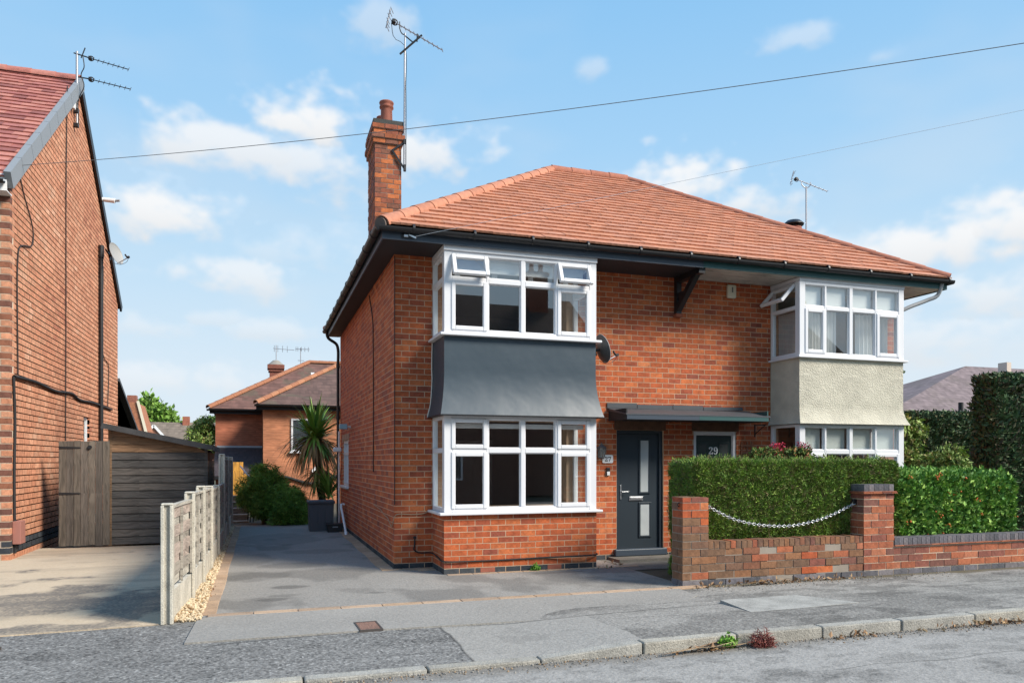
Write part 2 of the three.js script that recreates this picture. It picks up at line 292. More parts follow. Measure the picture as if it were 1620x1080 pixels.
// ------------------------------------------------------------------ the semi-detached house
const MOD = .228, CRS = .0845, WALLTOP = 4.65, HX = 9.46, HZ = -7.85;
const house = thing('semi_detached_house', 'pair of red brick semi-detached houses with orange hipped tile roof and two bay windows', 'house');
const bricks = [];
function wallWithHoles(pts, holes, depth, place) {
  const s = new THREE.Shape(pts.map(p => new THREE.Vector2(...p)));
  for (const [a, b, c, d] of holes) s.holes.push(new THREE.Path([[a, c], [b, c], [b, d], [a, d]].map(p => new THREE.Vector2(...p))));
  const g = new THREE.ExtrudeGeometry(s, { depth, bevelEnabled: false }); g.applyMatrix4(place); return uvMetres(g);
}
const bayL = { x0: .57, x1: 2.90, z: .755 }, bayR = { x0: 6.555, x1: 8.735, z: .755 };
const frontHoles = [[.74, 2.73, .9, 2.2], [.74, 2.73, 3.42, 4.52], [3.60, 4.46, .05, 2.09], [5.03, 5.87, .05, 2.09], [6.72, 8.57, .9, 2.2], [6.72, 8.57, 3.42, 4.52]];
const frontSlab = part(house, 'wall', wallWithHoles([[.0025, 0], [HX - .006, 0], [HX - .006, WALLTOP], [.0025, WALLTOP]], frontHoles, .24, basis([0, 0, -.2425], [1, 0, 0], [0, 1, 0], [0, 0, 1])), M.mortar);
const bayHoles = [[bayL.x0, bayL.x1, -1, 4.7], [bayR.x0, bayR.x1, -1, 4.7]];
layWall(bricks, frontSlab, { o: [0, 0, 0], u: [1, 0, 0], n: [0, 0, 1], width: HX, height: WALLTOP, course: CRS, mod: MOD, depth: .104, pal: 'main', palAt: r => r === 0 ? 'blue' : null, gapStart: true,
  holes: [...bayHoles, [3.60, 4.46, -.1, 2.09], [5.03, 5.87, -.1, 2.09]] });
// side wall facing the driveway
const sideWin = [6.05, 7.3, 1.02, 2.06];
const sideSlab = part(house, 'wall', wallWithHoles([[.26, 0], [-HZ, 0], [-HZ, WALLTOP], [.26, WALLTOP]], [[sideWin[0], sideWin[1], sideWin[2], sideWin[3]]], .24, basis([.0025, 0, 0], [0, 0, -1], [0, 1, 0], [1, 0, 0])), M.mortar);
layWall(bricks, sideSlab, { o: [0, 0, 0], u: [0, 0, -1], n: [-1, 0, 0], width: -HZ, height: WALLTOP, course: CRS, mod: MOD, depth: .104, pal: 'main', start: [.5, 0], gapStart: true, palAt: r => r === 0 ? 'blue' : null, holes: [sideWin, [sideWin[0] - .1, sideWin[1] + .1, 2.06, 2.2], [sideWin[0] - .03, sideWin[1] + .03, .96, 1.02]] });
for (const b of bricks) if (b.N.x < 0) b.hide = false;
part(house, 'lintel', bx(-.004, .12, 2.065, 2.195, -sideWin[1] - .1, -sideWin[0] + .1), mat([.42, .27, .17], .9, { map: speck }));
// right and rear walls, inner floors and party wall
part(house, 'wall', [bx(HX - .25, HX - .006, 0, WALLTOP, HZ, -.25)], M.mortar);
{ const rs = part(house, 'wall', [bx(.26, HX - .26, 0, WALLTOP, HZ + .006, HZ + .24)], M.mortar), rl = [];
  layWall(bricks, rs, { o: [HX, 0, HZ], u: [-1, 0, 0], n: [0, 0, -1], width: HX, height: WALLTOP, course: CRS, mod: MOD, depth: .1, pal: 'main' });
  layWall(bricks, rs, { o: [HX, 0, -.11], u: [0, 0, -1], n: [1, 0, 0], width: -HZ - .22, height: WALLTOP, course: CRS, mod: MOD, depth: .1, pal: 'main' }); }
part(house, 'floor', [bx(.25, HX - .25, .02, .06, HZ + .25, -.25)], M.roomFloor);
part(house, 'floor', [bx(.25, HX - .25, 2.36, 2.5, HZ + .25, -.25)], M.roomWall);
part(house, 'ceiling', [bx(.25, HX - .25, 4.55, 4.61, HZ + .25, -.25)], M.roomWall);
part(house, 'party_wall', [bx(4.64, 4.82, .06, 2.36, HZ + .25, -.25), bx(4.64, 4.82, 2.5, 4.55, HZ + .25, -.25)], M.roomWall);
part(house, 'partition', [bx(.25, 4.64, .06, 2.36, -4.1, -4.0), bx(.25, 4.64, 2.5, 4.55, -4.1, -4.0), bx(4.82, HX - .25, .06, 2.36, -4.1, -4.0), bx(4.82, HX - .25, 2.5, 4.55, -4.1, -4), bx(3.35, 3.43, .06, 2.36, -4, -.25), bx(3.35, 3.43, 2.5, 4.55, -4, -.25), bx(6.05, 6.13, .06, 2.36, -4, -.25), bx(6.05, 6.13, 2.5, 4.55, -4, -.25)], M.roomWall);

// bays
function ring(x0, x1, y0, y1, z0, z1, t, r = .012) { return [rbx(x0, x0 + t, y0, y1, z0, z1, r), rbx(x1 - t, x1, y0, y1, z0, z1, r), rbx(x0 + t - .002, x1 - t + .002, y0 + .001, y0 + t, z0 + .0015, z1 - .0015, r), rbx(x0 + t - .002, x1 - t + .002, y1 - t, y1 - .001, z0 + .0015, z1 - .0015, r)]; }
function paneXY(parent, x0, x1, y0, y1, z, tilt = .006) { const g = new THREE.PlaneGeometry(x1 - x0, y1 - y0); const o = part(parent, 'pane', g, M.glass); o.position.set((x0 + x1) / 2, (y0 + y1) / 2, z); o.rotation.set(rr(-tilt, tilt), rr(-tilt, tilt), 0); return o; }
function bayWindow(b, y0, y1, tr, mull, lights) { // lights: [upper kind, lower kind] for four bays: f fixed, s sash, o sash pushed open
  const { x0, x1, z } = b, zb = z - .07, g = [], e = .115;
  g.push(rbx(x0, x0 + e, y0, y1, z - .115, z), rbx(x1 - e, x1, y0, y1, z - .115, z));
  g.push(rbx(x0 + e, x1 - e, y1 - .055, y1, zb, z - .003), rbx(x0 + e, x1 - e, y0, y0 + .06, zb, z - .003));
  for (const [a, c] of mull) g.push(rbx(a, c, y0 + .06, y1 - .055, zb, z - .002));
  const xs = [x0 + e, ...mull.flat(), x1 - e];
  for (let i = 0; i < 4; i++) g.push(rbx(xs[2 * i], xs[2 * i + 1], tr[0], tr[1], zb, z - .004));
  for (const s of [0, 1]) { const xa = s ? x1 - .07 : x0, xb = xa + .07; g.push(rbx(xa, xb, y0, y1, .006, .065), rbx(xa, xb, y0 + .002, y0 + .06, .065, z - .115), rbx(xa, xb, y1 - .055, y1 - .002, .065, z - .115), rbx(xa, xb, tr[0], tr[1], .065, z - .115)); }
  const w = part(house, 'bay_window', g, M.upvc);
  for (let i = 0; i < 4; i++) for (const lv of [0, 1]) {
    const a = xs[2 * i], c = xs[2 * i + 1], ya = lv ? y0 + .06 : tr[1], yb = lv ? tr[0] : y1 - .055, k = lights[i][lv];
    if (k === 'f') { part(w, 'bead', ring(a - .002, c + .002, ya - .002, yb + .002, zb + .012, z - .022, .014, .004), M.upvc); paneXY(w, a, c, ya, yb, z - .045); }
    else if (k === 's') { part(w, 'sash', ring(a - .012, c + .012, ya - .012, yb + .012, z - .05, z + .014, .062), M.upvc); paneXY(w, a + .04, c - .04, ya + .04, yb - .04, z - .02); }
    else {
      const s = part(w, 'sash', ring(a - .012, c + .012, ya - yb - .02, .01, -.03, .03, .06), M.upvc), p = paneXY(w, a + .04, c - .04, -(yb - ya) + .03, -.04, 0, 0);
      s.position.set(0, yb, z); s.rotation.x = -.38; const ym = -(yb - ya) / 2; p.position.set((a + c) / 2, yb + ym * Math.cos(.38), z - ym * Math.sin(.38)); p.rotation.set(-.38, 0, 0);
    }
  }
  for (const s of [0, 1]) for (const lv of [0, 1]) {
    const ya = lv ? y0 + .06 : tr[1], yb = lv ? tr[0] : y1 - .055, x = s ? x1 - .035 : x0 + .035;
    if (b.openSide && !s && !lv && y0 > 3) { const D = z - .18, sh = part(w, 'sash', ring(-D / 2, D / 2, ya - yb - .03, .01, -.03, .03, .055), M.upvc), pn = part(w, 'pane', new THREE.PlaneGeometry(D - .1, yb - ya - .08), M.glass);
      const q = new THREE.Quaternion().setFromEuler(new THREE.Euler(-.75, -Math.PI / 2, 0, 'YXZ')); sh.quaternion.copy(q); sh.position.set(x0 - .01, yb, .065 + D / 2); pn.quaternion.copy(q); pn.position.copy(V(0, (ya - yb) / 2, 0).applyQuaternion(q).add(sh.position)); continue; }
    const o = part(w, 'pane', new THREE.PlaneGeometry(z - .18, yb - ya), M.glass); o.position.set(x, (ya + yb) / 2, .065 + (z - .18) / 2); o.rotation.y = -Math.PI / 2 + rr(-.005, .005);
  }
  return w;
}
function sill(b, y0, y1, out) { return [rbx(b.x0 - out, b.x1 + out, y0, y1, .002, b.z + out, .01)]; }
function skirt(b, y0, y1, flare, from, m, name) { // closed apron between the storeys, flared out at its foot
  const N = 20, pos = [], nor = [], uv = [], off = t => t < from ? 0 : flare * Math.pow((t - from) / (1 - from), 2), slope = t => t < from ? 0 : 2 * flare * (t - from) / ((1 - from) ** 2) / (y1 - y0);
  const P = (t, i) => { const o = off(t); return [[b.x0 + .006 - o * .62, .002], [b.x0 + .006 - o * .62, b.z - .012 + o], [b.x1 - .006 + o * .62, b.z - .012 + o], [b.x1 - .006 + o * .62, .002]][i]; };
  const put = (t, i, n, u) => { const p = P(t, i), y = y1 - t * (y1 - y0); pos.push(p[0], y, p[1]); nor.push(...n); uv.push(u, y); };
  for (let s = 0; s < 3; s++) for (let k = 0; k < N; k++) {
    const t0 = k / N, t1 = (k + 1) / N, nn = t => { const q = slope(t) * (s === 1 ? 1 : .62), l = Math.hypot(1, q); return s === 0 ? [-1 / l, q / l, 0] : s === 1 ? [0, q / l, 1 / l] : [1 / l, q / l, 0]; }, L = s === 1 ? b.x1 - b.x0 : b.z;
    for (const [t, i, u] of [[t0, s, 0], [t1, s, 0], [t1, s + 1, L], [t0, s, 0], [t1, s + 1, L], [t0, s + 1, L]]) put(t, i, nn(t), u);
  }
  for (const [t, ny] of [[0, 1], [1, -1]]) for (const i of [0, 1, 2, 0, 2, 3]) put(t, i, [0, ny, 0], 0);
  const g = new THREE.BufferGeometry(); g.setAttribute('position', new THREE.Float32BufferAttribute(pos, 3)); g.setAttribute('normal', new THREE.Float32BufferAttribute(nor, 3)); g.setAttribute('uv', new THREE.Float32BufferAttribute(uv, 2));
  return part(house, name, g, m);
}
function bayBase(b, pal) {
  const s = part(house, 'bay_base', [bx(b.x0 + .0025, b.x1 - .0025, 0, .84, .0, b.z - .0025)], M.mortar), W = b.x1 - b.x0, pa = r => r === 0 ? 'blue' : null;
  layWall(bricks, s, { o: [b.x0, 0, b.z], u: [1, 0, 0], n: [0, 0, 1], width: W, height: .84, course: CRS, mod: MOD, depth: .104, pal: 'main', palAt: pa, gapStart: true });
  layWall(bricks, s, { o: [b.x0, 0, b.z], u: [0, 0, -1], n: [-1, 0, 0], width: b.z - .002, height: .84, course: CRS, mod: MOD, depth: .104, pal: 'main', palAt: pa, start: [.5, 0], gapStart: true });
  layWall(bricks, s, { o: [b.x1, 0, b.z - .11], u: [0, 0, -1], n: [1, 0, 0], width: b.z - .112, height: .84, course: CRS, mod: MOD, depth: .1, pal: 'main', palAt: pa });
  return s;
}
const mullL = [[1.19, 1.225], [1.708, 1.775], [2.243, 2.283]], mullR = [[7.06, 7.10], [7.57, 7.64], [8.11, 8.15]];
bayBase(bayL); bayBase(bayR);
for (const b of bricks) if (b.owner.name === 'bay_base' && b.c.x > 5) b.hide = true;
const lowerL = bayWindow(bayL, .868, 2.235, [1.705, 1.775], mullL, ['ss', 'ff', 'ff', 'ss']);
part(lowerL, 'sill', sill(bayL, .83, .868, .075), M.upvc);
const upperL = bayWindow(bayL, 3.385, 4.535, [4.115, 4.19], mullL, ['os', 'ff', 'ff', 'os']);
part(upperL, 'sill', sill(bayL, 3.347, 3.385, .065), M.upvc);
part(upperL, 'head_board', [rbx(bayL.x0 - .008, bayL.x1 + .008, 4.536, 4.618, .002, bayL.z + .022)], M.upvc);
skirt(bayL, 2.236, 3.346, .13, .42, M.slate, 'bay_apron');
part(house, 'apron_edge', [bx(bayL.x0 - .082, bayL.x1 + .082, 2.226, 2.240, .004, bayL.z + .125)], M.black);
part(house, 'sealant', tube([[.565, 3.34, .012], [.558, 3.0, .014], [.562, 2.8, .012], [.553, 2.62, .014], [.535, 2.42, .014], [.50, 2.28, .014], [.494, 2.23, .012]], .009, 40, 5), mat([.72, .66, .58], .9));
const lowerR = bayWindow(bayR, .868, 2.205, [1.705, 1.775], mullR, ['fs', 'ff', 'ff', 'fs']);
part(lowerR, 'sill', sill(bayR, .83, .868, .075), M.upvc);
bayR.openSide = true;
const upperR = bayWindow(bayR, 3.325, 4.555, [4.10, 4.165], mullR, ['fs', 'ff', 'ff', 'fs']);
part(upperR, 'sill', sill(bayR, 3.29, 3.325, .05), M.upvc);
part(upperR, 'head_board', [rbx(bayR.x0 - .006, bayR.x1 + .006, 4.556, 4.618, .002, bayR.z + .012)], M.upvc);
skirt(bayR, 2.206, 3.289, .10, .72, M.dash, 'bay_apron');
// curtains, blinds and other things just inside the glass
function wavy(x0, x1, y0, y1, z, amp, n) { const g = new THREE.PlaneGeometry(x1 - x0, y1 - y0, n * 8, 1); g.translate((x0 + x1) / 2, (y0 + y1) / 2, z); const p = g.attributes.position; for (let i = 0; i < p.count; i++) p.setZ(i, z + amp * Math.sin((p.getX(i) - x0) / (x1 - x0) * n * 2 * Math.PI + 1.5 * Math.sin(p.getX(i) * 9))); g.computeVertexNormals(); return g; }
part(house, 'net_curtain', [wavy(6.68, 7.2, 3.4, 4.5, .52, .02, 7), wavy(7.22, 7.48, 3.4, 4.12, .55, .025, 4), wavy(7.9, 8.6, 3.4, 4.12, .5, .025, 9)], M.net);
{ const g = wavy(.08, .6, 3.36, 4.1, 0, .018, 9); g.rotateY(Math.PI / 2); g.translate(6.68, 0, .68); part(house, 'net_curtain', g, mat([.42, .40, .38], .95)); }
for (let i = 0; i < 4; i++) { const xs = [6.67, ...mullR.flat(), 8.62]; part(house, 'blind', [bx(xs[2 * i] + .01, xs[2 * i + 1] - .01, 4.17, 4.5, .655, .66)], M.net); part(house, 'blind', [bx(xs[2 * i] + .01, xs[2 * i + 1] - .01, 1.79, 2.14, .64, .645)], mat([.60, .62, .58], .9)); }
part(house, 'blind_rail', [rbx(.72, 2.75, 2.06, 2.13, .56, .62), rbx(.72, 2.75, 4.30, 4.46, .55, .60)], M.white);
part(house, 'blind', Array.from({ length: 4 }, (_, i) => bx(.78 + i * .56, .86 + i * .56, 4.2, 4.34, .52, .525)), M.net);
part(house, 'interior_door', [rbx(1.9, 2.7, .06, 2.02, -3.99, -3.94), rbx(2.0, 2.27, 1.1, 1.9, -3.94, -3.925), rbx(2.33, 2.6, 1.1, 1.9, -3.94, -3.925)], M.white);
part(house, 'window_board', [rbx(.62, 2.85, .84, .875, .02, .64), rbx(.62, 2.85, 3.35, 3.392, .02, .64)], M.white);

// side window
{ const [a, b, c, d] = sideWin, w = part(house, 'window', ring(-b, -a, c, d, -.035, .035, .06), M.upvc); w.position.set(.06, 0, 0); w.rotation.y = -Math.PI / 2; w.scale.x = -1; w.scale.x = 1;
  w.rotation.y = 0; w.geometry.dispose(); w.geometry = merge([bx(-.03, .03, c, c + .07, -b, -a), bx(-.03, .03, d - .07, d, -b, -a), bx(-.03, .03, c + .07, d - .07, -b, -b + .07), bx(-.03, .03, c + .07, d - .07, -a - .07, -a), bx(-.03, .03, c + .07, d - .07, -(a + b) / 2 - .04, -(a + b) / 2 + .04), bx(-.028, .028, 1.72, 1.78, -(a + b) / 2 + .04, -a - .07), bx(-.028, .028, 1.72, 1.78, -b + .07, -(a + b) / 2 - .04)]);
  part(w, 'pane', bx(-.002, .002, c + .07, d - .07, -b + .07, -a - .07), M.glass); part(w, 'sill', [rbx(-.13, .05, c - .055, c - .002, -b - .03, -a + .03)], M.upvc); }

// front doors
const { FontLoader } = await import('three/addons/loaders/FontLoader.js');
const { TextGeometry } = await import('three/addons/geometries/TextGeometry.js');
const font = await new FontLoader().loadAsync('fonts/droid/droid_serif_bold.typeface.json');
function text(s, size, depth) { const g = new TextGeometry(s, { font, size, depth, curveSegments: 6, bevelEnabled: false }); g.computeBoundingBox(); const b = g.boundingBox; g.translate(-(b.min.x + b.max.x) / 2, -(b.min.y + b.max.y) / 2, 0); return g; }
M.frost = new THREE.MeshPhysicalMaterial({ color: rgb(.62, .66, .66), roughness: .35, transmission: .35, thickness: 0, bumpMap: waveBump, bumpScale: .01 });
{ const d = part(house, 'front_door', [rbx(3.665, 4.40, .165, 2.035, -.115, -.065)], M.door);
  part(house, 'door_frame', [rbx(3.602, 3.668, .165, 2.088, -.12, -.03), rbx(4.398, 4.458, .165, 2.088, -.12, -.03), rbx(3.668, 4.398, 2.03, 2.088, -.12, -.031)], M.door);
  part(d, 'threshold', [rbx(3.55, 4.50, .048, .165, -.12, .065, .02)], M.navy);
  for (const [a, b, c, e] of [[4.06, 4.215, 1.08, 1.93], [4.06, 4.235, .365, .885]]) { part(d, 'glazing', [bx(a, b, c, e, -.068, -.058)], M.frost); part(d, 'glazing_trim', ring(a - .03, b + .03, c - .03, e + .03, -.068, -.048, .034, .006), M.door); }
  part(d, 'handle', [rbx(3.69, 3.718, .96, 1.2, -.07, -.05), rod([3.704, 1.09, -.055], [3.704, 1.09, -.005], .009), rod([3.704, 1.09, -.005], [3.82, 1.09, -.005], .009), rod([3.704, .99, -.066], [3.704, .99, -.045], .012)], M.steel);
  part(d, 'letter_plate', [rbx(3.86, 4.11, .935, 1.01, -.068, -.052, .01), rbx(3.875, 4.095, .95, .995, -.053, -.044, .01)], M.steel); }
{ const d = part(house, 'front_door', [rbx(5.09, 5.81, .165, 2.03, -.115, -.07)], mat([.016, .035, .034], .4), { label: 'dark green front door behind the hedge' });
  part(house, 'door_frame', [rbx(5.032, 5.092, .05, 2.088, -.12, -.02), rbx(5.808, 5.868, .05, 2.088, -.12, -.02), rbx(5.092, 5.808, 2.022, 2.088, -.12, -.021)], M.upvc);
  for (const a of [5.16, 5.58]) { part(d, 'glazing', [bx(a, a + .16, 1.55, 1.88, -.072, -.064)], mat([.06, .07, .07], .2)); part(d, 'glazing_trim', ring(a - .03, a + .19, 1.52, 1.91, -.072, -.058, .03, .005), mat([.016, .035, .034], .4)); }
  const n = part(d, 'door_number', text('29', .12, .012), M.white); n.position.set(5.45, 1.765, -.072);
  part(d, 'letter_plate', [rbx(5.34, 5.56, 1.06, 1.12, -.075, -.06)], M.steel); }
part(house, 'door_surround', [bx(3.60, 3.604, .05, 2.09, -.24, 0), bx(4.457, 4.46, .05, 2.09, -.24, 0)], M.mortar);
part(house, 'lintel', [bx(3.56, 4.5, 2.092, 2.25, -.1, .004), bx(4.99, 5.91, 2.092, 2.25, -.1, .004)], mat([.17, .085, .05], .9, { map: brickMap }));
part(house, 'doorstep', [bx(3.45, 4.6, .0, .048, -.1, .42), bx(4.9, 6.0, 0, .048, -.1, .42)], mat([.22, .20, .17], .9, { map: speck }));
// flat canopy over both doors
{ const c = part(house, 'door_canopy', prismXY([[.0, 2.44], [.66, 2.318], [.66, 2.30], [.0, 2.40]], 0, 2.62), M.lead); c.geometry.applyMatrix4(basis([3.44, 0, 0], [0, 0, 1], [0, 1, 0], [-1, 0, 0])); c.geometry.translate(2.62, 0, 0);
  part(c, 'fascia', [bx(3.46, 4.73, 2.232, 2.312, .635, .655)], M.navy); part(c, 'fascia', [bx(4.732, 6.03, 2.235, 2.312, .635, .655)], M.green);
  part(c, 'fascia', [bx(3.455, 3.475, 2.232, 2.40, .01, .634)], M.blackMatt); part(c, 'fascia', [bx(6.015, 6.035, 2.232, 2.40, .01, .634)], M.green);
  part(c, 'soffit', [bx(3.476, 6.014, 2.236, 2.25, .006, .634)], M.blackMatt);
  for (const [a, b, h] of [[3.43, 3.96, .085], [3.97, 4.62, .07], [4.63, 5.2, .075], [5.21, 5.98, .055]]) part(c, 'flashing', [beam([a, 2.44 + h / 2, .012], [b, 2.44 + h / 2 - rr(-.01, .012), .012], .012, h)], M.lead); }

// roof
const EZ = .87, EY = 4.765, RY = 7.60, RZ = -3.6, BZ = -8.07, EX0 = -.33, EX1 = HX + .20, RX0 = 3.87, RX1 = 5.60;
{ const a = new Acc(), D = .03, v = [[EX0 + .05, EY - .01, EZ - .07], [EX1 - .05, EY - .01, EZ - .07], [RX1, RY - D, RZ], [RX0, RY - D, RZ], [EX0 + .05, EY - .01, BZ + .07], [EX1 - .05, EY - .01, BZ + .07]].map(p => V(...p));
  for (const [i, j, k] of [[0, 1, 2], [0, 2, 3], [4, 0, 3], [1, 5, 2], [5, 4, 3], [5, 3, 2], [0, 5, 1], [0, 4, 5]]) a.tri(v[i], v[j], v[k], v[j].clone().sub(v[i]).cross(v[k].clone().sub(v[i])).normalize(), [[0, 0], [1, 0], [1, 1]], [1, 1, 1]);
  const roof = part(house, 'roof', a.geo(), mat([.08, .045, .035], 1)), tiles = [], rise = RY - EY, norm = (x, y, z) => { const l = Math.hypot(x, y, z); return [x / l, y / l, z / l]; };
  const Lf = Math.hypot(rise, EZ - RZ), Ls = Math.hypot(rise, RX0 - EX0), vf = norm(0, rise, RZ - EZ), nf = norm(0, EZ - RZ, rise), o = { gauge: .2145, tw: .262, lift: .03, th: .03, pal: 'tile' };
  layTiles(tiles, roof, { ...o, o: [0, EY, EZ], u: [1, 0, 0], v: vf, n: nf, outline: [[EX0, 0], [EX1, 0], [RX1, Lf], [RX0, Lf]] });
  const vl = norm(RX0 - EX0, rise, 0), nl = norm(-rise, RX0 - EX0, 0), vr = norm(RX1 - EX1, rise, 0), nr = norm(rise, EX1 - RX1, 0), Lr = Math.hypot(rise, EX1 - RX1);
  layTiles(tiles, roof, { ...o, o: [EX0, EY, 0], u: [0, 0, 1], v: vl, n: nl, outline: [[BZ, 0], [EZ, 0], [RZ, Ls]] });
  layTiles(tiles, roof, { ...o, o: [EX1, EY, 0], u: [0, 0, -1], v: vr, n: nr, outline: [[-EZ, 0], [-BZ, 0], [-RZ, Lr]] });
  const Lb = Math.hypot(rise, RZ - BZ); layTiles(tiles, roof, { ...o, o: [0, EY, BZ], u: [-1, 0, 0], v: norm(0, rise, RZ - BZ), n: norm(0, RZ - BZ, -rise), outline: [[-EX1, 0], [-EX0, 0], [-RX0, Lb], [-RX1, Lb]] });
  finish(tiles, house, 'roof_tile', 'tile', M.tile);
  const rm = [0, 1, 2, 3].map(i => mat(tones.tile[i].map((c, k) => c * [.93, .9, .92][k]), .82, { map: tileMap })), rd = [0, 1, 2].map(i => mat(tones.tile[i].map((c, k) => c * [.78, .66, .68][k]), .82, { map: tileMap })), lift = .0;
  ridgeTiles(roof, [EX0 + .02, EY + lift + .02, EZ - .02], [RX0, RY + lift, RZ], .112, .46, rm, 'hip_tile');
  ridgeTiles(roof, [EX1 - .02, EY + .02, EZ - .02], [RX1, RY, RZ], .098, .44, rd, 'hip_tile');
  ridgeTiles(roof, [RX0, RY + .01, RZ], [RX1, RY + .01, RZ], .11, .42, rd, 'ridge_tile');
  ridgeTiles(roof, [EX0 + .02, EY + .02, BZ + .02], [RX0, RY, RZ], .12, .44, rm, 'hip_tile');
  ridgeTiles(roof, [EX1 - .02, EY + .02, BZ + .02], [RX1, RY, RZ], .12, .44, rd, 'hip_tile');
  part(roof, 'hip_mortar', [rod([EX0 - .01, EY + .015, EZ + .01], [EX0 + .035, EY + .03, EZ - .04], .085, 12)], mat([.13, .10, .085], 1)); }
const XM = 4.70;
part(house, 'soffit', [bx(-.28, XM, 4.622, 4.640, .0, .80), bx(-.28, 0, 4.622, 4.640, BZ + .1, 0)], M.soffitDark);
for (let i = 0; i < 4; i++) part(house, 'soffit_board', [bx(XM + .002, HX + .15, 4.622 + (i % 2) * .002, 4.64, .202 * i + .002, .202 * i + .196)], M.soffitPale);
part(house, 'soffit', [bx(HX, HX + .15, 4.622, 4.64, BZ + .1, -.002)], M.soffitPale);
part(house, 'fascia', [bx(-.302, XM, 4.60, 4.752, .801, .821), bx(-.302, -.281, 4.60, 4.752, BZ + .1, .80)], M.navy);
part(house, 'fascia', [bx(XM + .002, HX + .172, 4.605, 4.752, .801, .821), bx(HX + .151, HX + .172, 4.605, 4.752, BZ + .1, .80)], M.green);
const gut = part(house, 'gutter', [gutterGeo([-.36, 4.748, .882], [HX + .23, 4.748, .882]), gutterGeo([-.362, 4.748, BZ + .1], [-.362, 4.748, .884]), gutterGeo([HX + .232, 4.748, BZ + .1], [HX + .232, 4.748, .884])], M.black);
for (let x = .1; x < 9.6; x += .86) part(gut, 'gutter_bracket', [rod([x, 4.748, .882], [x + .03, 4.748, .882], .066, 14)], M.black);
for (let z = .5; z > -8; z -= .8) part(gut, 'gutter_bracket', [rod([-.362, 4.748, z], [-.362, 4.748, z - .03], .066, 14)], M.black);
part(house, 'downpipe', [tube([[-.34, 4.70, -7.7], [-.30, 4.56, -7.74], [-.1, 4.42, -7.78], [-.06, 4.3, -7.8], [-.06, 3.9, -7.8]], .036, 24, 10), rod([-.06, .02, -7.8], [-.06, 4.0, -7.8], .036, 10), rod([-.06, 2.6, -7.8], [-.06, 2.68, -7.8], .046, 10), rod([-.06, 3.85, -7.8], [-.06, 3.95, -7.8], .046, 10)], M.black);
part(house, 'downpipe', [tube([[9.5, 4.70, .84], [9.46, 4.50, .78], [9.3, 4.42, .72], [8.9, 4.26, .64], [8.78, 4.18, .6], [8.77, 3.9, .58]], .034, 24, 10), rod([8.77, 3.9, .58], [8.77, 2.2, .58], .034, 10)], M.greyPlastic);
part(house, 'eaves_bracket', [bx(4.655, 4.745, 4.02, 4.62, .004, .09), beam([4.70, 4.10, .07], [4.70, 4.61, .68], .085, .10), bx(4.67, 4.73, 4.26, 4.36, .09, .24), bx(4.645, 4.755, 4.53, 4.621, .09, .78)], M.black);
part(house, 'bracket_stone', [bx(4.64, 4.76, 3.965, 4.018, -.01, .10)], mat([.30, .08, .04], .9, { map: brickMap }));

// chimney stack on the side wall
{ const x0 = .005, x1 = .46, z0 = -2.88, z1 = -2.0, top = 7.05, ch = part(house, 'chimney', [bx(x0 + .006, x1 - .006, 4.6, 7.36, z0 + .006, z1 - .006)], M.mortarGrey), cb = [];
  const y0 = 4.60, st = (p, q, a, b, ya, yb, lip) => { for (const [o, u, n, w, s] of [[[a - lip, ya, q + lip], [1, 0, 0], [0, 0, 1], b - a + 2 * lip, [0, .5]], [[a - lip, ya, q + lip], [0, 0, -1], [-1, 0, 0], q - p + 2 * lip, [.5, 0]], [[b + lip, ya, q + lip - .11], [0, 0, -1], [1, 0, 0], q - p + 2 * lip - .12, [0, .5]], [[a - lip + .11, ya, p - lip], [1, 0, 0], [0, 0, -1], b - a + 2 * lip - .22, [0, .5]]])
    layWall(bricks, ch, { o, u, n, width: w, height: yb - ya, course: CRS, mod: .215, depth: .1, pal: 'chim', start: s, gapStart: s[0] === .5 || n[2] > 0, jit: .004 }); };
  st(z0, z1, x0, x1, y0, top, 0); st(z0, z1, x0, x1, top + .002, top + .085, .03); st(z0, z1, x0, x1, top + .087, top + .17, .055); st(z0, z1, x0, x1, top + .172, top + .25, .02); st(z0, z1, x0, x1, top + .252, top + .335, .045);
  part(ch, 'corbel_mortar', [bx(x0 - .02, x1 + .02, top, top + .084, z0 - .02, z1 + .02), bx(x0 - .045, x1 + .045, top + .0845, top + .168, z0 - .045, z1 + .045), bx(x0 - .01, x1 + .01, top + .1685, top + .25, z0 - .01, z1 + .01), bx(x0 - .035, x1 + .035, top + .2505, top + .33, z0 - .035, z1 + .035)], M.mortarGrey);
  part(ch, 'cap_course', [bx(x0 - .03, x1 + .03, top + .338, top + .41, z0 - .03, z1 + .03)], mat([.075, .075, .07], .95, { map: speck }));
  const fl = new THREE.CylinderGeometry(.24, .4, .06, 4, 1); fl.rotateY(Math.PI / 4); fl.scale(.75, 1, 1.45); fl.translate((x0 + x1) / 2, top + .438, (z0 + z1) / 2); part(ch, 'flaunching', fl, mat([.33, .32, .27], 1, { map: speck }));
  for (const [z, s] of [[-2.2, 1], [-2.68, .84]]) { const pts = [[.105, 0], [.112, .02], [.104, .05], [.098, .22], [.104, .25], [.122, .262], [.122, .285], [.108, .295], [.118, .32], [.128, .345], [.122, .362], [.09, .362], [.085, .2]].map(p => new THREE.Vector2(p[0] * s, p[1] * s * 1.05)); const g = new THREE.LatheGeometry(pts, 22); g.translate(.235, top + .43, z); part(ch, 'chimney_pot', g, M.terra); }
  part(ch, 'flashing', [beam([x1 + .004, 5.10, z1 - .01], [x1 + .004, 5.10, z0], .012, .16)], M.lead); }
finish(bricks, house, 'brick', 'brick', M.brick);
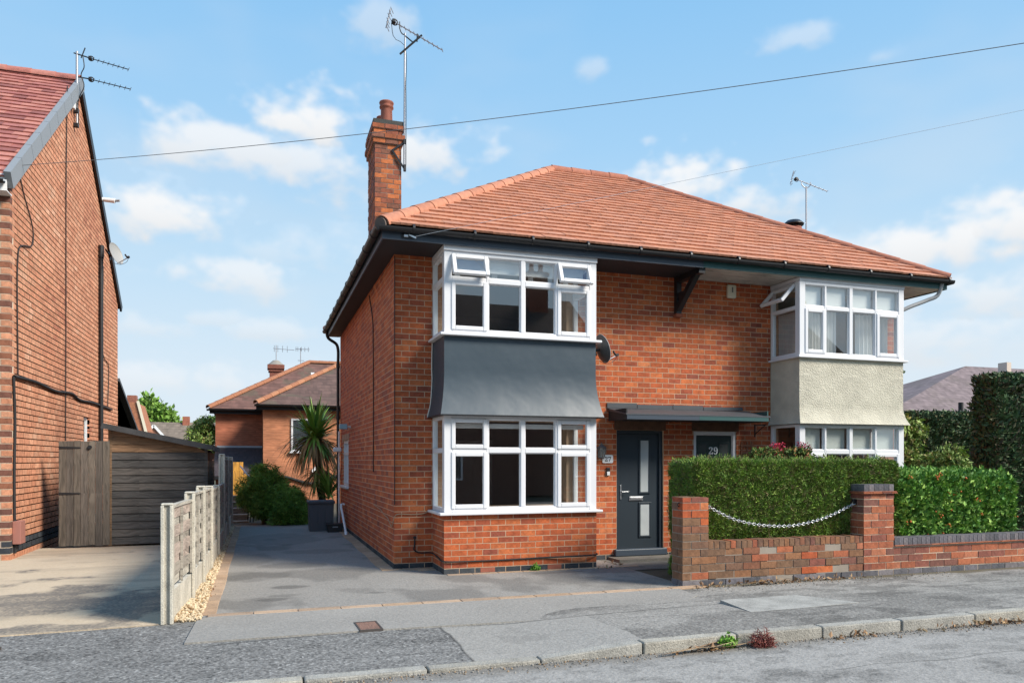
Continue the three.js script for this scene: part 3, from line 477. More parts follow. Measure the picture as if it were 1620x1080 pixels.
// small service runs fixed to the house
part(house, 'air_brick', [bx(1.10, 1.315, .012, .078, .70, .758)], M.terra); part(house, 'air_brick', [bx(2.12, 2.335, .012, .078, .70, .758)], M.terra);
part(house, 'wall_cable', [tube([[-.012, 4.55, -2.6], [-.012, 4.0, -2.15], [-.012, 3.6, -2.1], [-.012, 2.5, -2.08], [-.012, 1.4, -2.08]], .009, 50, 5)], M.blackMatt);
part(house, 'wall_cable', [tube([[.003, 4.6, .012], [.003, 3.0, .014], [.003, 1.2, .012], [.003, .95, .012]], .007, 50, 5)], M.blackMatt);
part(house, 'wall_cable', [tube([[.30, .46, .016], [.30, .36, .022], [.29, .28, .018], [.36, .235, .014], [.5, .23, .014], [.556, .225, .03], [.554, .21, .4], [.552, .19, .74], [.60, .185, .772], [1.2, .175, .770], [2.0, .185, .770], [2.9, .20, .772], [2.93, .20, .5]], .011, 90, 6), rod([.30, .46, -.01], [.30, .46, .03], .022, 10)], M.blackMatt);
part(house, 'wall_cable', [tube([[-.014, .84, -2.0], [-.016, .80, -1.2], [-.014, .74, -.8], [-.016, .72, -.5], [-.014, .62, -.15], [-.014, .70, -.02], [.02, .80, .014], [.3, .80, .016], [.46, .82, .018], [.55, .87, .02]], .006, 60, 5)], mat([.35, .27, .18], .9));
part(house, 'waste_pipe', [tube([[-.03, .59, -6.55], [-.10, .60, -6.55], [-.115, .56, -6.5], [-.115, .45, -6.3], [-.115, .05, -5.5]], .026, 30, 10), rod([-.115, .06, -5.52], [-.115, -.01, -5.42], .034, 10)], M.white);
part(house, 'waste_pipe', [rod([-.05, .02, -7.65], [-.05, 2.3, -7.65], .022, 8)], M.white);

// ------------------------------------------------------------------ neighbouring house on the left
{ const H = thing('brick_house', 'tall pale red brick gable-ended house at the left edge beside the concrete drive', 'house'), bl = [], X = -5.65, ZF = -2.87, ZB = -12.6, EV = 6.08, AP = 9.78, AM = (ZF + ZB) / 2, LEN = ZF - ZB, C = .1035, MD = .272;
  const win = [5.35, 6.0, 1.05, 2.62];
  const gab = part(H, 'wall', wallWithHoles([[.26, -.1], [LEN, -.1], [LEN, EV], [LEN / 2, AP], [.26, EV + .2], [.26, -.1]].slice(0, 5), [win], .24, basis([X - .0018, 0, ZF], [0, 0, -1], [0, 1, 0], [-1, 0, 0])), M.mortarPale);
  layWall(bl, gab, { o: [X, -.1, ZF], u: [0, 0, -1], n: [1, 0, 0], width: LEN, height: AP, course: C, mod: MD, depth: .12, pal: 'left', start: [.5, 0], gapStart: true, joint: .017, jit: .0008, wild: 5, palAt: r => r === 2 || r === 3 ? 'blue' : null,
    clip: v => { const y = v - .1; if (y < EV) return [0, LEN]; const f = (y - EV) / (AP - EV) * LEN / 2; return [f, LEN - f]; }, holes: [[win[0], win[1], win[2] + .1, win[3] + .1]] });
  const fr = part(H, 'wall', [bx(X - 6, X - .006, -.1, EV, ZF - .25, ZF - .006)], M.mortarPale);
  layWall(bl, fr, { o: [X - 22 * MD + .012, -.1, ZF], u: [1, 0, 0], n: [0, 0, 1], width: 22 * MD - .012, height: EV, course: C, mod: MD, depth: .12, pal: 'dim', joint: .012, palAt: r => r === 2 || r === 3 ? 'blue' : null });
  // rows at the corner: drop the halves that the gable's own corner bricks show
  for (let i = bl.length - 1; i >= 0; i--) { const b = bl[i]; if (b.N.z > 0 && b.c.x + b.l / 2 > X - .09 && Math.round((b.c.y + .1) / C - .5) % 2 === 1) { const cut = b.c.x + b.l / 2 - (X - .132); if (b.l - cut < .03) bl.splice(i, 1); else { b.l -= cut; b.c.x -= cut / 2; } } }
  part(H, 'wall', [bx(X - 6, X - .25, -.1, EV, ZB, ZB + .25)], M.mortarPale); part(H, 'wall', [bx(X - 6, X - 5.8, -.1, EV, ZB + .25, ZF - .25)], M.mortarPale);
  part(H, 'floor', [bx(X - 5.8, X - .25, 3.0, 3.2, ZB + .25, ZF - .25)], M.roomDark);
  const wn = part(H, 'window', [bx(X - .1, X - .05, win[2], win[3], ZF - win[1], ZF - win[1] + .07), bx(X - .1, X - .05, win[2], win[3], ZF - win[0] - .07, ZF - win[0]), bx(X - .1, X - .05, win[3] - .07, win[3], ZF - win[1] + .07, ZF - win[0] - .07), bx(X - .1, X - .05, win[2], win[2] + .07, ZF - win[1] + .07, ZF - win[0] - .07)], M.upvc);
  part(wn, 'pane', [bx(X - .078, X - .074, win[2] + .07, win[3] - .07, ZF - win[1] + .07, ZF - win[0] - .07)], M.glass);
  const rise = AP - EV, run = LEN / 2, L = Math.hypot(rise, run), sl = [rise / L, run / L], tl = [], ov = .35;
  const roof = part(H, 'roof', prismXY([[ZF + ov * sl[1], EV - ov * sl[0] + .02], [AM, AP + .02], [ZB - ov * sl[1], EV - ov * sl[0] + .02], [ZB - ov * sl[1], EV - ov * sl[0] + .1], [AM, AP + .1], [ZF + ov * sl[1], EV - ov * sl[0] + .1]], 0, 6), mat([.09, .05, .045], 1)); roof.geometry.applyMatrix4(basis([X + .02, 0, 0], [0, 0, 1], [0, 1, 0], [-1, 0, 0]));
  layTiles(tl, roof, { o: [X + .03, EV - ov * sl[0] + .115, ZF + ov * sl[1]], u: [1, 0, 0], v: [0, sl[0], -sl[1]], n: [0, sl[1], sl[0]], outline: [[-6, 0], [0, 0], [0, L + ov], [-6, L + ov]], gauge: .235, tw: .25, lift: .03, th: .026, pal: 'ltile' });
  layTiles(tl, roof, { o: [X + .03, EV - ov * sl[0] + .115, ZB - ov * sl[1]], u: [-1, 0, 0], v: [0, sl[0], sl[1]], n: [0, sl[1], -sl[0]], outline: [[0, 0], [6, 0], [6, L + ov], [0, L + ov]], gauge: .235, tw: .25, lift: .03, th: .026, pal: 'ltile' });
  finish(tl, H, 'roof_tile', 'tile', M.tile); finish(bl, H, 'brick', 'brick', M.brick);
  ridgeTiles(roof, [X + .04, AP + .14, AM], [X - 6, AP + .14, AM], .13, .45, [toneMat('ltile', 0, 'tile'), toneMat('ltile', 2, 'tile')]);
  const grey = mat([.22, .235, .25], .55), N = 9; // dry verge caps up the street-side slope
  for (let i = 0; i < N; i++) { const f = i / N, g = (i + .985) / N, P = t => [X + .055, EV - ov * sl[0] + .10 + t * (rise + ov * sl[0]), ZF + ov * sl[1] - t * (run + ov * sl[1])]; part(roof, 'verge_cap', [beam(P(f), P(g), .10, .26, [0, sl[1], sl[0]])], grey); }
  part(roof, 'barge_board', [beam([X + .05, EV - .2, ZB - .26], [X + .05, AP + .03, AM + .02], .05, .2, [0, sl[1], -sl[0]])], M.black);
  part(H, 'gutter', [gutterGeo([X - 6, EV - .14, ZF + .36], [X + .02, EV - .14, ZF + .36])], M.black);
  part(H, 'fascia', [bx(X - 6, X + .03, EV - .26, EV - .02, ZF + .25, ZF + .28)], M.white); part(H, 'soffit', [bx(X - 6, X + .03, EV - .28, EV - .262, ZF + .002, ZF + .28)], M.white);
  part(H, 'downpipe', [rod([X + .06, 1.0, -9.9], [X + .06, 6.9, -9.9], .05, 10), rod([X + .06, 6.6, -9.9], [X + .06, 6.9, -9.9], .065, 10)], M.black);
  const dk = M.blackMatt;
  part(H, 'wall_cable', [tube([[X + .03, 2.95, -2.98], [X + .03, 2.98, -4.2], [X + .03, 2.94, -5.6], [X + .03, 3.0, -7.0], [X + .03, 2.93, -7.6], [X + .03, 2.96, -9], [X + .03, 2.95, -11.5]], .026, 60, 6)], dk);
  part(H, 'wall_cable', [tube([[X + .02, .1, -3.06], [X + .02, 1.4, -3.02], [X + .02, 2.2, -3.06], [X + .02, 2.95, -2.98]], .022, 30, 6)], dk);
  part(H, 'wall_cable', [tube([[X + .02, 6.38, -3.25], [X + .02, 6.1, -3.5], [X + .02, 5.6, -4.1], [X + .02, 5.35, -4.05], [X + .02, 5.1, -3.3], [X + .02, 4.8, -3.2], [X + .02, 3.0, -3.22]], .011, 60, 5)], dk);
  part(H, 'wall_cable', [tube([[X + .02, 9.3, -6.6], [X + .02, 7.5, -6.5], [X + .02, 5, -6.48], [X + .02, 2.0, -6.45]], .011, 40, 5)], dk);
  part(H, 'wall_cable', [tube([[X + .02, 6.5, -10.4], [X + .02, 4.3, -10.35], [X + .02, 4.05, -11.1], [X + .02, 3.0, -11.0]], .011, 40, 5)], dk);
  part(H, 'meter_box', [rbx(X + .002, X + .12, .25, .62, -3.25, -2.98)], mat([.33, .14, .11], .7));
  const og = prismXY([[ZB - .02, -.1], [-16.6, -.1], [-16.6, 2.3], [ZB - .02, 3.72]].map(([z, y]) => [-z, y]), 0, 2.6); og.applyMatrix4(basis([X - .1, 0, 0], [0, 0, -1], [0, 1, 0], [-1, 0, 0])); part(H, 'outrigger', uvMetres(og), mat(tones.left[2], .9, { map: brickMap })); part(H, 'outrigger_roof', [beam([X - 1.35, 3.86, ZB + .02], [X - 1.35, 2.32, -16.7], 2.8, .09)], M.lead);
}

// ------------------------------------------------------------------ ground, road, pavement, drives
const plane = (x0, x1, z0, z1, y, nx = 1, nz = 1) => { const g = new THREE.PlaneGeometry(x1 - x0, z1 - z0, nx, nz); g.rotateX(-Math.PI / 2); g.translate((x0 + x1) / 2, y, (z0 + z1) / 2); return uvMetres(g); };
function sheet(pts, y, th) { const s = new THREE.Shape(pts.map(([x, z]) => new THREE.Vector2(x, -z))); const g = new THREE.ExtrudeGeometry(s, { depth: th, bevelEnabled: false }); g.rotateX(-Math.PI / 2); g.translate(0, y - th, 0); return uvMetres(g); }
function bake(x0, x1, z0, z1, w, h, fn, rough, bumpScale = .005) { // surface texture painted in metres
  const t = tex(w, h, (u, v) => fn(x0 + u * (x1 - x0), z0 + v * (z1 - z0))), b = tex(512, 512, (u, v) => clamp(.5 * vn(u * 190, v * 190, 256) + .5 * vn(u * 70, v * 70, 128)), { color: false });
  for (const k of [t, b]) { k.offset.set(-x0 / (x1 - x0), -z0 / (z1 - z0)); k.repeat.set(1 / (x1 - x0), 1 / (z1 - z0)); } b.repeat.set(.5, .5); b.offset.set(0, 0);
  return mat([1, 1, 1], rough, { map: t, bumpMap: b, bumpScale });
}
const grit = (x, z, f = 130) => (vn(x * f, z * f) * .5 + vn(x * f * .42 + 40, z * f * .42) * .5 - .5) * 1.5;
const crack = (x, z, a, b, w) => Math.exp(-(((z - a - b * (x) - .16 * (fbm(x * 1.7 + a * 5, a, 4) - .5)) / w) ** 2));
const stone = (x, z, f, th) => vn(x * f + 7, z * f + 3) > th ? 1 : 0;
struct('ground', plane(-300, 300, -300, 300, -.09), mat([.13, .13, .08], 1, { map: speck }));
const roadFn = (x, z) => { const n = fbm(x * .7 + 3, z * 1.8, 5), g = grit(x, z, 110), edge = sstep(5.75, 5.5, z + .12 * (fbm(x * 3, z * 3, 3) - .5)); let k = .275 + .07 * (n - .5) + .11 * g + (stone(x, z, 95, .86) ? .06 : 0) - (stone(x, z, 60, .87) ? .07 : 0) - .06 * sstep(.55, .68, fbm(x * 1.6 + 20, z * 4 + 9, 4)) - .05 * sstep(.6, .66, fbm(x * 6 + 2, z * 9, 3)); k *= 1 - .45 * crack(x, z, 6.25, .03, .009) * sstep(1.5, 2.5, x); const c = [k, k * .96, k * .90]; const e = edge * .55; return [c[0] * (1 - e) + .11 * e, c[1] * (1 - e) + .092 * e, c[2] * (1 - e) + .07 * e]; };
struct('road', plane(-3.5, 8.5, 5.455, 8.2, -.02), bake(-3.5, 8.5, 5.4, 8.2, 2048, 640, roadFn, .92));
struct('road', [plane(-70, -3.5, 5.455, 12.2, -.02), plane(8.5, 70, 5.455, 12.2, -.02), plane(-3.5, 8.5, 8.2, 12.2, -.02)], mat([.21, .205, .2], .92, { map: speck, bumpMap: speckBump, bumpScale: .005 }));
const paveY = (x, z) => .078 * sstep(.1, 1.5, x) * sstep(2.9, 5.3, z);
const seam = (d, w) => Math.exp(-(d * d) / (w * w));
const paveFn = (x, z) => {
  const n = fbm(x * .9 + 11, z * .9 + 4, 5), g = grit(x, z, 120), wig = .05 * (fbm(x * 2.2, z * 2.2, 3) - .5);
  let k, tint = [1, 1, 1];
  if (x < -.22 + wig + (z - 4) * -.03) { k = .165 + .06 * (n - .5) + .21 * g + (stone(x, z, 62, .84) ? .17 : 0) - (stone(x, z, 50, .85) ? .06 : 0); tint = [1, .97, .92]; k -= .04 * sstep(.6, .72, fbm(x * 1.3 + 5, z * 2 + 2, 4)); }
  else if (x < 1.24 + wig && z > 4.05 + wig + .1 * (1.24 - x) * .3) { k = .285 + .05 * (n - .5) + .10 * g; tint = [1, .95, .87]; }
  else { const pat = sstep(.45, .6, fbm(x * .8 + 2, z * 1.7, 4)); k = .245 + .07 * (n - .5) + .17 * g - .075 * pat + (stone(x, z, 62, .84) ? .12 : 0); tint = [1, .95, .87]; }
  const moss = sstep(2.95, 2.72, z + .25 * (fbm(x * 3, z * 3, 3) - .5)) * (x > 3 ? 1 : 0);
  k *= 1 - .75 * seam(z - 4.03 - .06 * Math.sin(x * 1.7) - wig * 2, .012) * (x > -2.3 && x < 3 ? 1 : 0);
  k *= 1 - .65 * crack(x, z, 4.35, .05, .008) * sstep(1.2, 1.7, x) * sstep(4.4, 3.6, x); k *= 1 - .6 * crack(x, z, 3.55, .06, .008) * sstep(1.3, 1.8, x); k *= 1 - .5 * crack(x, z, 4.9, -.02, .007) * sstep(-2.6, -2, x) * sstep(.1, -.4, x); k *= 1 - .3 * sstep(.56, .62, fbm(x * 2.6 + 70, z * 4.2, 4)) * (x > 3 ? 1 : .4);
  k *= 1 - .6 * seam(x + .22 - wig + (z - 4) * .03, .012);
  const c = tint.map(t => Math.max(.02, k * t)); return [c[0] * (1 - moss) + .10 * moss, c[1] * (1 - moss) + .085 * moss, c[2] * (1 - moss) + .05 * moss];
};
{ const g = plane(-5, 9.5, 2.7, 5.338, 0, 80, 24), p = g.attributes.position; for (let i = 0; i < p.count; i++) p.setY(i, paveY(p.getX(i), p.getZ(i))); g.computeVertexNormals(); struct('pavement', g, bake(-5, 9.5, 2.6, 5.4, 2048, 512, paveFn, .93));
  struct('pavement', [plane(-70, -5, 2.7, 5.338, 0), bx(9.5, 70, -.02, .074, 2.7, 5.338)], mat([.14, .14, .14], .93, { map: speck })); struct('pavement', [bx(-70, 70, -.05, .06, 12.3, 14.6)], mat([.2, .2, .19], .93, { map: speck })); }
{ const kerb = new THREE.Group(); kerb.name = 'kerb'; kerb.userData = { kind: 'structure' }; scene.add(kerb);
  const kt = x => .014 + .07 * sstep(.3, 1.36, x), km = [[.44, .415, .355], [.37, .35, .305], [.48, .45, .38], [.40, .385, .345]].map(c => mat(c, .92, { map: speck, bumpMap: speckBump, bumpScale: .005 }));
  for (let i = -40, x = -40 * .915 - .66; i < 40; i++, x += .915) { const g = uvMetres(new RoundedBoxGeometry(.905, .3, .122, 2, .016)); const xm = x + .457, p = g.attributes.position; for (let k = 0; k < p.count; k++) p.setY(k, p.getY(k) - .15 + kt(xm + p.getX(k))); g.computeVertexNormals(); g.translate(xm, 0, 5.398 + rr(-.006, .006)); part(kerb, 'kerb_stone', g, km[Math.floor(R() * 4)]); } }
const driveFn = (x, z) => {
  const n = fbm(x * .8 + 31, z * .6 + 8, 5), g = grit(x, z, 130); let k = .255 + .07 * (n - .5) + .09 * g + (stone(x, z, 90, .88) ? .03 : 0);
  const blot = (cx, cz, a, b, s) => { const e = 1 - Math.hypot((x - cx) / a, (z - cz) / b) + .5 * (fbm(x * 5, z * 5, 3) - .5); k *= 1 - s * sstep(0, .25, e); };
  blot(-1.5, 1.15, .26, .16, .42); blot(-1.63, 1.75, .2, .1, .25); blot(-1.75, 2.0, .2, .12, .3); blot(-.55, 1.9, .16, .08, .3); blot(-1.9, .1, .5, .5, .25); blot(-1.4, -.9, .6, .35, .25); blot(-2, -1.8, .4, .9, .2); blot(-.9, -2.6, .7, .4, .22); blot(-1.5, -5, .9, 1.4, .22); blot(3.1, 1.1, .55, .3, .3); blot(2.2, 1.05, .5, .1, .25);
  k *= 1 - .3 * sstep(.55, .68, fbm(x * 1.2 + 50, z * .9 + 12, 4)); return [k, k * .945, k * .865];
};
struct('driveway', plane(-2.32, 3.3, -8.75, 2.72, .004), bake(-2.6, 3.5, -8.9, 2.9, 1024, 2048, driveFn, .88));
{ const m = bake(-2.6, 3.5, 2.6, 4.1, 1536, 512, (x, z) => { const k = .265 + .07 * (fbm(x + 60, z * 1.4, 5) - .5) + .075 * grit(x, z, 130); return [k, k * .945, k * .865]; }, .92); struct('driveway_apron', sheet([[-2.5, 3.98], [-.9, 3.975], [.6, 4.05], [2.25, 4.0], [3.0, 3.35], [3.05, 2.86], [-2.36, 2.86], [-2.47, 2.98]], .016, .03), m); }
{ const edge = new THREE.Group(); edge.name = 'block_edging'; edge.userData = { kind: 'structure' }; scene.add(edge); const ms = [[.50, .34, .22], [.46, .31, .20], [.54, .38, .26], [.42, .30, .21]].map(c => mat(c, .9, { map: speck }));
  const pv = (x0, x1, z0, z1, y = .02) => part(edge, 'paver', uvMetres(rbx(x0, x1, y - .06, y, z0, z1, .006)), ms[Math.floor(R() * 4)]);
  for (let x = -2.38; x < 3.0; x += .445) pv(x, x + .438, 2.725, 2.855, .02 + rr(-.002, .002));
  for (let z = 2.7; z > -8.4; z -= .405) pv(-2.49 + .015 * Math.sin(z), -2.30 + .008 * Math.sin(z * 2), z - .4, z, .012);
  for (let z = -.02; z > -7.2; z -= .36) pv(-.20 + .01 * Math.sin(z * 3), -.008, z - .352, z, .014);
  for (let x = -.2; x < .5; x += .3) pv(x, x + .292, .012, .12, .014); for (let x = .6; x < 3.2; x += .37) pv(x, x + .362, .77, .86, .012); pv(.3, .56, .2, .3, .016); pv(.2, .5, .12, .195, .013); }
struct('concrete_drive', sheet([[-11, 3.16], [-4.1, 3.14], [-3.4, 3.10], [-2.78, 3.06], [-2.66, 2.9], [-2.66, -4.6], [-11, -4.6]], .012, .06), bake(-6.2, -2.6, -4.7, 3.3, 1024, 2048, (x, z) => {
  const n = fbm(x * 1.1 + 3, z * .9, 5), g = grit(x, z, 110), s1 = sstep(.42, .6, fbm(x * 2.2 + 8, z * 2.0 + 4, 5) + .28 * Math.exp(-((x + 3.3) ** 2 / .8 + (z - 1.7) ** 2 / .9)) - .06 * Math.abs(z - 1.5)), s2 = sstep(.5, .68, fbm(x * .9 + 33, z * 3.5, 4)) * .5, sp = vn(x * 46, z * 46);
  const c = [.50 + .12 * (n - .5) + .06 * g, .40 + .10 * (n - .5) + .06 * g, .285 + .08 * (n - .5) + .05 * g], k = clamp(s1 * (.45 + .45 * (sp > .42 ? 1 : .3)) + s2 * .6); return c.map((q, i) => q * (1 - k) + [.17, .145, .12][i] * k); }, .95));
struct('path', [plane(3.3, 6.5, -.2, 1.2, .006), plane(9.5, 11, -8, 2.4, .006)], mat([.2, .19, .17], .95, { map: speck }));
struct('garden_soil', [plane(3.16, 14, -.2, 2.5, -.004), plane(-11, 11, -40, -8.7, -.006), plane(-2.7, -2.3, -8.8, 3.0, -.004), plane(9.46, 40, -30, 2.6, -.012)], mat([.10, .085, .055], 1, { map: speck }));
// pebbles along the fence foot
function instanced(parent, name, geo, m, items, stuff = true) { const o = new THREE.InstancedMesh(geo, m, items.length); o.name = name; o.castShadow = o.receiveShadow = true; if (stuff) o.userData.kind = 'stuff'; items.forEach((it, i) => { o.setMatrixAt(i, it.m); o.setColorAt(i, it.c); }); parent.add(o); return o; }
const E3 = new THREE.Euler(), Q4 = new THREE.Quaternion();
const xf = (x, y, z, s, rx, ry, rz) => new THREE.Matrix4().compose(V(x, y, z), Q4.clone().setFromEuler(E3.set(rx, ry, rz)), Array.isArray(s) ? V(...s) : V(s, s, s));
{ const it = []; const pb = new THREE.IcosahedronGeometry(1, 1); for (let i = 0; i < 5200; i++) { const z = 3.0 - 11.4 * R() ** 1.25, s = rr(.008, .019), k = rr(.75, 1.15); it.push({ m: xf(rr(-2.68, -2.44), .0 + s * .5 + rr(0, .022), z, [s * rr(.9, 1.4), s * rr(.6, .9), s], R() * 6, R() * 6, R() * 6), c: R() < .25 ? rgb(.36 * k, .24 * k, .13 * k) : rgb(.56 * k, .45 * k, .30 * k) }); }
  const o = instanced(scene, 'gravel', pb, mat([1, 1, 1], .9), it); o.userData = { kind: 'stuff', label: 'golden gravel strip along the fence foot', category: 'gravel' }; }
// access covers in the pavement
for (const [x, z, l] of [[-.89, 3.80, 'small rusty square access cover in the pavement in front of the driveway'], [-4.06, 3.86, 'rusty access cover in the pavement at the left edge of the picture']]) { const t = thing('access_cover', l, 'manhole cover', [x, .016, z], 'access covers in the pavement'); part(t, 'frame', [bx(-.11, .11, -.02, .006, -.19, -.172), bx(-.11, .11, -.02, .006, .172, .19), bx(-.11, -.094, -.02, .006, -.172, .172), bx(.094, .11, -.02, .006, -.172, .172)], mat([.06, .05, .045], .8)); part(t, 'lid', [bx(-.093, .093, -.02, .003, -.17, .17)], mat([.27, .15, .11], .85, { map: speck, bumpMap: speckBump, bumpScale: .01 })); t.rotation.y = .03; }
struct('pavement_patch', sheet([[2.95, 3.9], [3.95, 3.9], [4.3, 4.5], [3.6, 4.56], [2.86, 4.58]], .062, .05), mat([.40, .39, .36], .93, { map: speck }));

// ------------------------------------------------------------------ garden walls
const GC = .0985, GM = .262;
function gardenBricks(list, owner, x0, x1, z0, z1, y0, y1, pal, palAt, left = true, jit = .004, back = true) {
  layWall(list, owner, { o: [x0, y0, z1], u: [1, 0, 0], n: [0, 0, 1], width: x1 - x0, height: y1 - y0, course: GC, mod: GM, depth: .12, pal, palAt, gapStart: left, joint: .012, jit });
  if (left) layWall(list, owner, { o: [x0, y0, z1], u: [0, 0, -1], n: [-1, 0, 0], width: z1 - z0, height: y1 - y0, course: GC, mod: GM, depth: .12, pal, palAt, start: [.5, 0], gapStart: true, joint: .012, jit });
  if (back) layWall(list, owner, { o: [x0 + .14, y0, z0], u: [1, 0, 0], n: [0, 0, -1], width: x1 - x0 - .14, height: y1 - y0, course: GC, mod: GM, depth: .09, pal, palAt, joint: .012, jit });
}
{ const t = thing('garden_wall', 'weathered brown brick front wall with square pillar beside the driveway', 'wall'), bl = [];
  const pl = part(t, 'pillar', [bx(3.206, 3.569, -.05, 1.11, 2.43, 2.694)], M.mortarGrey), wl = part(t, 'wall', [bx(3.569, 6.05, -.05, .545, 2.49, 2.682)], M.mortarGrey);
  gardenBricks(bl, pl, 3.2, 3.575, 2.424, 2.70, -.02, 1.125, 'old', (r, u) => r === 0 ? 'bluegrey' : r > 4 && R() < .4 ? 'main' : R() < .15 ? 'red' : null); gardenBricks(bl, wl, 3.582, 6.05, 2.484, 2.688, -.02, .46, 'old', r => r === 0 ? 'bluegrey' : R() < .2 ? 'red' : R() < .06 ? 'main' : null, false, .008);
  for (let x = 3.585; x < 6.0; x += .083) bl.push({ owner: wl, c: V(x + .037, .512 + rr(-.006, .006), 2.588), U: V(1, 0, 0), N: V(0, 0, 1), l: .071, h: .094, d: .205 + rr(-.008, .006), P: R() < .22 ? 'red' : 'old', ti: Math.floor(R() * 8), k: Math.floor(R() * 6), tilt: rr(-.04, .04) });
  bl.push({ owner: pl, c: V(3.31, 1.117, 2.56), U: V(1, 0, 0), N: V(0, 0, 1), l: .22, h: .03, d: .27, P: 'old', ti: 1, k: 1, tilt: 0 });
  finish(bl, t, 'brick', 'brick', M.brick); part(t, 'chain_eye', [new THREE.TorusGeometry(.022, .006, 6, 14).translate(0, 0, 0).rotateY(.4).translate(3.19, 1.035, 2.62)], M.black); }
{ const t = thing('garden_wall', 'red brick wall with blue brick coping and capped pillar below the berry hedge', 'wall'), bl = [];
  const pl = part(t, 'pillar', [bx(6.056, 6.569, -.05, 1.13, 2.43, 2.694)], M.mortarPale), wl = part(t, 'wall', [bx(6.569, 14, -.05, .40, 2.49, 2.684)], M.mortarPale);
  gardenBricks(bl, pl, 6.05, 6.575, 2.424, 2.70, -.02, 1.135, 'red', r => r === 0 ? 'bluegrey' : null); gardenBricks(bl, wl, 6.582, 14, 2.484, 2.69, -.02, .395, 'red', r => r === 0 ? 'bluegrey' : null, false);
  const cop = (p, x0, x1, y, z0, z1, w) => { for (let x = x0; x < x1 - .02; x += w) bl.push({ owner: p, c: V(x + (w - .01) / 2, y + .05 + rr(-.003, .003), (z0 + z1) / 2), U: V(1, 0, 0), N: V(0, 0, 1), l: w - .01, h: .1, d: z1 - z0 + rr(-.006, .004), P: 'bluegrey', ti: Math.floor(R() * 4), k: 1, tilt: rr(-.01, .01) }); };
  cop(pl, 6.06, 6.575, 1.165, 2.43, 2.694, .0875); cop(wl, 6.59, 14, .412, 2.48, 2.70, .081);
  part(pl, 'coping_mortar', [bx(6.066, 6.56, 1.16, 1.258, 2.44, 2.684)], M.mortarPale); part(wl, 'coping_mortar', [bx(6.6, 14, .41, .504, 2.49, 2.688)], M.mortarPale);
  const cr = (p, x0, x1, y, z0, z1) => { for (let x = x0; x < x1; x += .165) part(p, 'creasing_tile', [rbx(x, Math.min(x + .162, x1), y, y + .016, z0 + rr(-.004, .004), z1 + rr(-.005, .005), .005)], toneMat('red', Math.floor(R() * 8), 'brick')); };
  cr(pl, 6.015, 6.61, 1.136, 2.39, 2.735); cr(pl, 6.02, 6.605, 1.1535, 2.395, 2.725); cr(wl, 6.58, 10, .394, 2.46, 2.722);
  finish(bl, t, 'brick', 'brick', M.brick); }
{ const t = thing('spiked_chain', 'silver spiked chain hanging between the two wall pillars', 'chain'), g = [], P = [[3.585, 1.035, 2.56], [4.09, .81, 2.58], [4.84, .715, 2.58], [5.46, .80, 2.57], [6.04, 1.0, 2.55]], cv = new THREE.CatmullRomCurve3(P.map(p => V(...p))), sp = [];
  for (let i = 0; i < 64; i++) { const p = cv.getPointAt((i + .5) / 64), d = cv.getTangentAt((i + .5) / 64), q = new THREE.Quaternion().setFromUnitVectors(V(1, 0, 0), d); const l = new THREE.TorusGeometry(.017, .0045, 5, 10); l.scale(1.6, 1, 1); l.rotateX(i % 2 ? Math.PI / 2 : 0); l.applyQuaternion(q); l.translate(p.x, p.y, p.z); g.push(l);
    if (i % 4 === 2) for (const [a, b] of [[[0, 1, .3], [0, -1, -.3]], [[.5, .3, 1], [-.5, -.3, -1]]]) { const A = V(...a).multiplyScalar(.045).add(p), B = V(...b).multiplyScalar(.045).add(p); sp.push(rod(p.toArray(), A.toArray(), .009, 5, .001), rod(p.toArray(), B.toArray(), .009, 5, .001)); } }
  part(t, 'links', g, M.steel); part(t, 'spikes', sp, M.steel); part(t, 'wall_eye', [rbx(5.99, 6.052, .98, 1.06, 2.53, 2.57)], M.black); }

